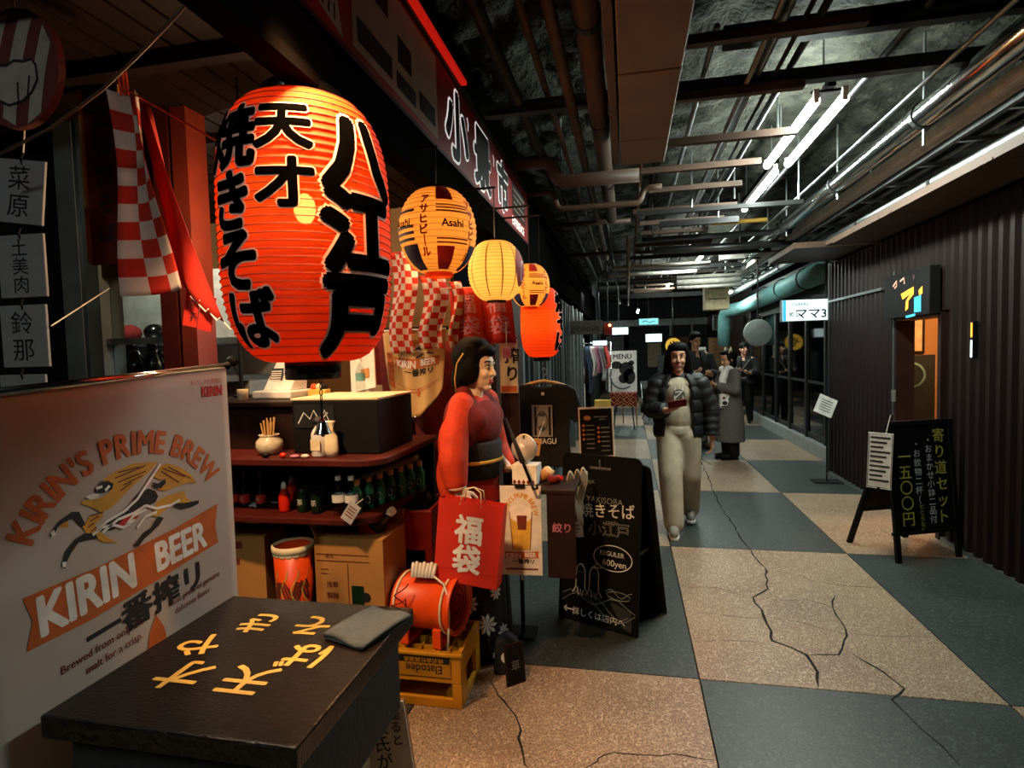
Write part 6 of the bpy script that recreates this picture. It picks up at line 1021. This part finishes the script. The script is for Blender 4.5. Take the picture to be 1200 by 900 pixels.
# ================================================================ FAR END, LEFT
p = aty(684, 384, 9.2); t = thing('hanging_shop_sign', 'dim grey rectangular sign with dark lettering hanging from the left wall', 'sign', p); bbx(-.30, .30, -.02, .02, -.11, .11).to('panel', 'grey_coat', t, bevel=.004); f = Face(t, (0, -.0205, 0)); f.text([('ginnova', .02, .0, .15, 'c')], 'print_black', .001, .01)
bbx(-.45, -.30, -.02, .02, .06, .10).to('bracket', 'dark_steel', t)
p = aty(712, 385, 9.4); o = box_thing('small_red_sign', 'small dark red box sign beyond the dim grey hanging sign', 'sign', (p.x, 9.6, p.z - .1), (.14, .05, .2), 'dark_red_cloth'); B().tube([(0, 0, .2), (0, 0, 3.4 - p.z)], .01, 6).to('rod', 'dark_steel', o); B().ell((.03, -.04, .16), (.02, .02, .02)).to('lamp_bead', 'bulb_glow', o)
for i, (px, py, wv, hv, y, m, lab) in enumerate(((725, 388, .42, .17, 12.5, 'sign_lit', 'small white lit sign over the clothes rack'), (760, 377, .46, .16, 14, 'sign_teal', 'pale teal lit sign hanging over the middle of the lane'), (766, 396, .42, .22, 15, 'sign_lit', 'white lit box sign below the teal one'), (847, 378, .5, .4, 16, 'grey_coat', 'grey panel sign far off beside the elbowed pipe'))):
    p = aty(px, py, y); t = thing('hanging_sign', lab, 'sign', p); bbx(-wv / 2, wv / 2, -.03, .05, -hv / 2, hv / 2).to('case', 'steel', t, bevel=.005); bbx(-wv / 2 + .01, wv / 2 - .01, -.034, -.03, -hv / 2 + .01, hv / 2 - .01).to('face', m, t); B().tube([(0, .01, hv / 2), (0, .01, 3.4 - p.z)], .012, 6).to('rod', 'dark_steel', t)
    if m == 'sign_teal': Face(t, (0, -.035, 0)).line([[(-.15, 0), (-.05, .02), (0, -.02), (.15, .01)]], .025, 'teal', .002)
# clothes rack with goods
p = onfloor(700, 512); t = thing('clothes_rack', 'bright clothes rack outside a far shop on the left', 'rack', (-.62, 11.6, 0)); 
for x in (-.28, .28): B().tube([(x, 0, 0), (x, 0, 1.75)], .015, 8).to('upright', 'chrome', t, True); bbx(x - .02, x + .02, -.25, .25, 0, .03).to('foot', 'steel', t)
B().tube([(-.28, 0, 1.72), (.28, 0, 1.72)], .012, 8).to('rail', 'chrome', t, True)
for k, (m, h) in enumerate((('black_cloth', .75), ('denim', .95), ('white', .6), ('pink', .55), ('tile_wall', .7), ('print_red', .45))):
    x = -.24 + .09 * k; o = B().sheet(lambda u, v: (x + .03 * math.sin(v * 5) + .05 * (u - .5), -.13 + .26 * u, 1.66 - h + h * v), 6, 10, .02).to('garment', m, None, True, loc=(-.62, 11.6, 0)); tag(o, ('black', 'blue denim', 'white', 'pink', 'grey', 'short red')[k] + ' garment hanging on the far clothes rack', 'garment'); B().tube([(x, 0, 1.66), (x, 0, 1.72)], .004, 5).to('hanger', 'steel', o)
lamp('AREA', (-1.0, 11.3, 2.7), 70, (.9, 1, 1), .6)          # unseen area light added to brighten the rack
o = box_thing('storage_bin', 'olive storage bin under the clothes rack', 'bin', (-.5, 11.42, .36), (.34, .25, .22), 'gold'); 
for x in (-.15, .15): bbx(x - .012, x + .012, -.11, .11, -.36, .0).to('leg', 'steel', o)
# easel poster and patterned stool
p = onfloor(728, 497); t = thing('poster_easel', 'white poster with a dark cow-like blot standing on a far easel', 'poster', (-.12, 11.9, 0)); bbx(-.29, .29, -.015, .015, .70, 1.55).to('panel', 'white_paper', t, bevel=.003); f = Face(t, (0, -.016, 1.1))
f.text([('MENU', 0, .34, .14, 'c')], 'print_black', .001, .02); f.poly([circ(-.12, .16, .11, .08), circ(.08, .08, .15, .14), circ(.14, -.08, .12, .16), circ(.02, -.12, .1, .1), circ(.18, .2, .06, .05)], 'print_black', .001); f.line([circ(.0, -.05, .25, .28, 20, PI * .8, PI * 1.7)], .03, 'grey_paint', .002)
for sx in (-1, 1): B().tube([(.22 * sx, .0, 1.5), (.28 * sx, .1, 0)], .014, 6).to('leg', 'wood', t)
B().tube([(0, .02, 1.5), (0, .35, 0)], .014, 6).to('leg', 'wood', t)
t = thing('patterned_stool', 'stool draped in a brown diamond-patterned cloth before the far poster', 'stool', (-.10, 11.45, 0)); 
for x in (-.2, .2):
    for y in (-.12, .12): B().tube([(x, y, 0), (x * .8, y * .8, .48)], .012, 6).to('leg', 'dark_steel', t)
bbx(-.25, .25, -.16, .16, .46, .72).to('cover', 'dark_red_cloth', t, bevel=.01); f = Face(t, (0, -.161, .59)); f.line([[(x - .0625, 0), (x, .0625), (x + .0625, 0), (x, -.0625), (x - .0625, 0)] for x in (-.187, -.062, .062, .187)] + [[(x - .0625, y), (x, y + .0625 * (1 if y < 0 else -1)), (x + .0625, y)] for x in (-.125, 0, .125) for y in (-.125, .125)], .012, 'pale_wood', .002)
t = thing('folding_chair', 'pale metal chair frame by the far end of the lane', 'chair', (.55, 13.0, 0), .4); 
for x in (-.2, .2): B().tube([(x, -.2, 0), (x, .18, .45), (x, .24, .85)], .014, 6).to('leg', 'steel', t, True); B().tube([(x, .2, 0), (x, -.18, .45)], .014, 6).to('leg', 'steel', t, True)
bbx(-.21, .21, -.2, .18, .44, .46).to('seat', 'black', t); bbx(-.21, .21, .22, .245, .68, .85).to('backrest', 'steel', t)
p = aty(789, 405, 15.5); t = thing('round_lit_sign', 'yellow round glowing sign with one black character, far off', 'sign', p); B().lathe([(.001, -.05), (.20, -.05), (.2, .05), (.001, .05)], 28, (0, 0, 0), RX(PI / 2), False).to('disc', 'sign_yellow' if pm('sign_yellow', '#e8b840', emit=.7) else '', t); Face(t, (0, -.051, 0)).text([('や', 0, 0, .28, 'c')], 'print_black', .002, .03); B().tube([(0, 0, .2), (0, 0, 3.42 - p.z)], .012, 6).to('rod', 'dark_steel', t)
for i, (x, z, wv, hv, m, lab) in enumerate(((1.0, 1.35, .3, .5, 'cream', 'cream notice on the far end wall'), (1.95, 1.2, .5, .9, 'wood', 'wooden framed panel on the far end wall'), (2.45, 1.3, .2, .6, 'white_paper', 'tall white notice on the far end wall'), (-.4, 1.4, .5, .8, 'tile_wall', 'grey window panel in the far end wall'), (.3, 1.1, .5, 1.4, 'shutter', 'dark shutter panel in the far end wall'))):
    t = thing('wall_panel', lab, 'panel', (x, 22.9, z)); bbx(-wv, wv, -.03, .0, -hv, hv).to('frame', 'dark_steel', t); bbx(-wv * .9, wv * .9, -.04, -.03, -hv * .92, hv * .92).to('face', m, t)
t = thing('shelf_stock', 'shelf of small bright packages at the far left shop', 'shelf', (-1.35, 12.9, 0)); 
for z in (.3, .8, 1.3, 1.8): bbx(-.35, .35, -.15, .15, z, z + .03).to('board', 'white', t)
bbx(-.37, -.35, -.15, .15, 0, 1.85).to('side', 'white', t); bbx(.35, .37, -.15, .15, 0, 1.85).to('side', 'white', t)
for z in (.33, .83, 1.33):
    for k in range(6): o = box_thing('package', ('pink', 'white', 'red', 'blue', 'cream', 'teal')[(k + int(z * 10)) % 6] + ' package, %s along the %s board of the far shelf' % (('first', 'second', 'third', 'fourth', 'fifth', 'sixth')[k], 'low' if z < .5 else 'middle' if z < 1 else 'high'), 'package', (-1.63 + .11 * k, 12.85, z), (.09, .1, .2 + .06 * (k % 3)), ('pink', 'white', 'sauce_red', 'denim', 'cream', 'teal')[(k + int(z * 10)) % 6], bevel=0, group='packages on the bright far shelf')
# showcase bottles in the little window on the left
for k, px in enumerate((150, 176)):
    p = aty(px, 432, 2.75); t = thing('dark_jug', ('left' if k == 0 else 'right') + ' dark glossy jug in the little kitchen window', 'jug', (p.x, 2.78, 1.462)); B().lathe([(.05, 0), (.065, .03), (.06, .10), (.035, .15), (.03, .19), (.038, .2)], 20).to('body', 'black_gloss', t, True); B().tube([(.055, 0, .06), (.085, 0, .10), (.04, 0, .16)], .008, 6).to('handle', 'black_gloss', t, True)
t = thing('range_hood', 'steel kitchen shelf unit behind the little window', 'shelf', (-3.1, 3.1, 0)); bbx(-.9, .8, 0, .4, 1.66, 1.70).to('shelf', 'steel', t); bbx(-.9, .8, .4, .43, 0, 2.2).to('back', 'tile_wall', t); bbx(-.9, .8, -.28, .4, 1.43, 1.46).to('counter', 'steel', t); bbx(-.9, .8, 0, .4, 0, 1.43).to('cabinet', 'tile_wall', t)
for k in range(3): B().ell((-.25 + .2 * k, .2, 1.76), (.07, .07, .06)).to('bowl', ('dark_red_cloth', 'black_gloss', 'white')[k], t, True)
# made-up bulbs for the warm lights added inside the shop
for (x, y, z, lab) in ((-3.0, 2.95, 2.36, 'added pendant bulb behind the little kitchen window'), (-1.75, 2.38, 2.26, 'added pendant bulb over the counter behind the giant lantern'), (-1.0, 2.95, 2.28, 'added bare bulb behind the beer lanterns')):
    t = thing('added_bulb_lamp', lab, 'lamp', (x, y, z)); B().lathe([(.02, .02), (.05, .0), (.055, .02), (.03, .08), (.02, .10)], 18, cap=False).to('shade', 'dark_steel', t, True); B().tube([(0, 0, .09), (0, 0, 2.855 - z)], .005, 6).to('cord', 'black', t)
    B().ell((0, 0, .035), (.018, .018, .02)).to('bulb', 'bulb_glow', t, True)
# bright clutter of the far shopfronts
for i, (px, py, wv, hv, y, m, lab) in enumerate(((703, 402, .30, .12, 11.0, 'sign_lit', 'narrow lit sign above the bright far shelf'), (722, 432, .25, .5, 14.5, 'white_paper', 'white poster beside the easel on the far left'), (776, 432, .22, .7, 15.0, 'dark_teal', 'dark teal notice post in the middle far distance'), (842, 418, .5, 1.0, 15.2, 'wood', 'wooden framed notice behind the man in the black jacket'), (823, 425, .2, .8, 14.6, 'white_paper', 'tall narrow white notice behind the man in the black jacket'), (757, 300, .5, .12, 11, 'steel', 'pale cable box under the ceiling far along the lane'), (868, 300, .6, .1, 9.0, 'white', 'white box beam hung beside the cable trunking'), (655, 352, .5, .3, 10.5, 'teal', 'dim teal sign panel above the left far wall'))):
    p = aty(px, py, y); t = thing('notice_panel', lab, 'panel', p); bbx(-wv / 2, wv / 2, 0, .05, -hv / 2, hv / 2).to('board', 'dark_steel', t); bbx(-wv / 2 + .015, wv / 2 - .015, -.004, 0, -hv / 2 + .015, hv / 2 - .015).to('face', m, t)
    if p.z < 2.2 and m != 'sign_lit': B().tube([(0, .03, -hv / 2), (0, .03, -p.z)], .015, 6).to('post', 'dark_steel', t)
    else: B().tube([(0, .03, hv / 2), (0, .03, 3.4 - p.z)], .012, 6).to('rod', 'dark_steel', t)
    if m in ('white_paper', 'wood'): Face(t, (0, -.0045, 0)).line([[(-wv * .35, hv * (.38 - .1 * k)), (wv * .3, hv * (.38 - .1 * k))] for k in range(7)], .03, 'grey_paint', .001)
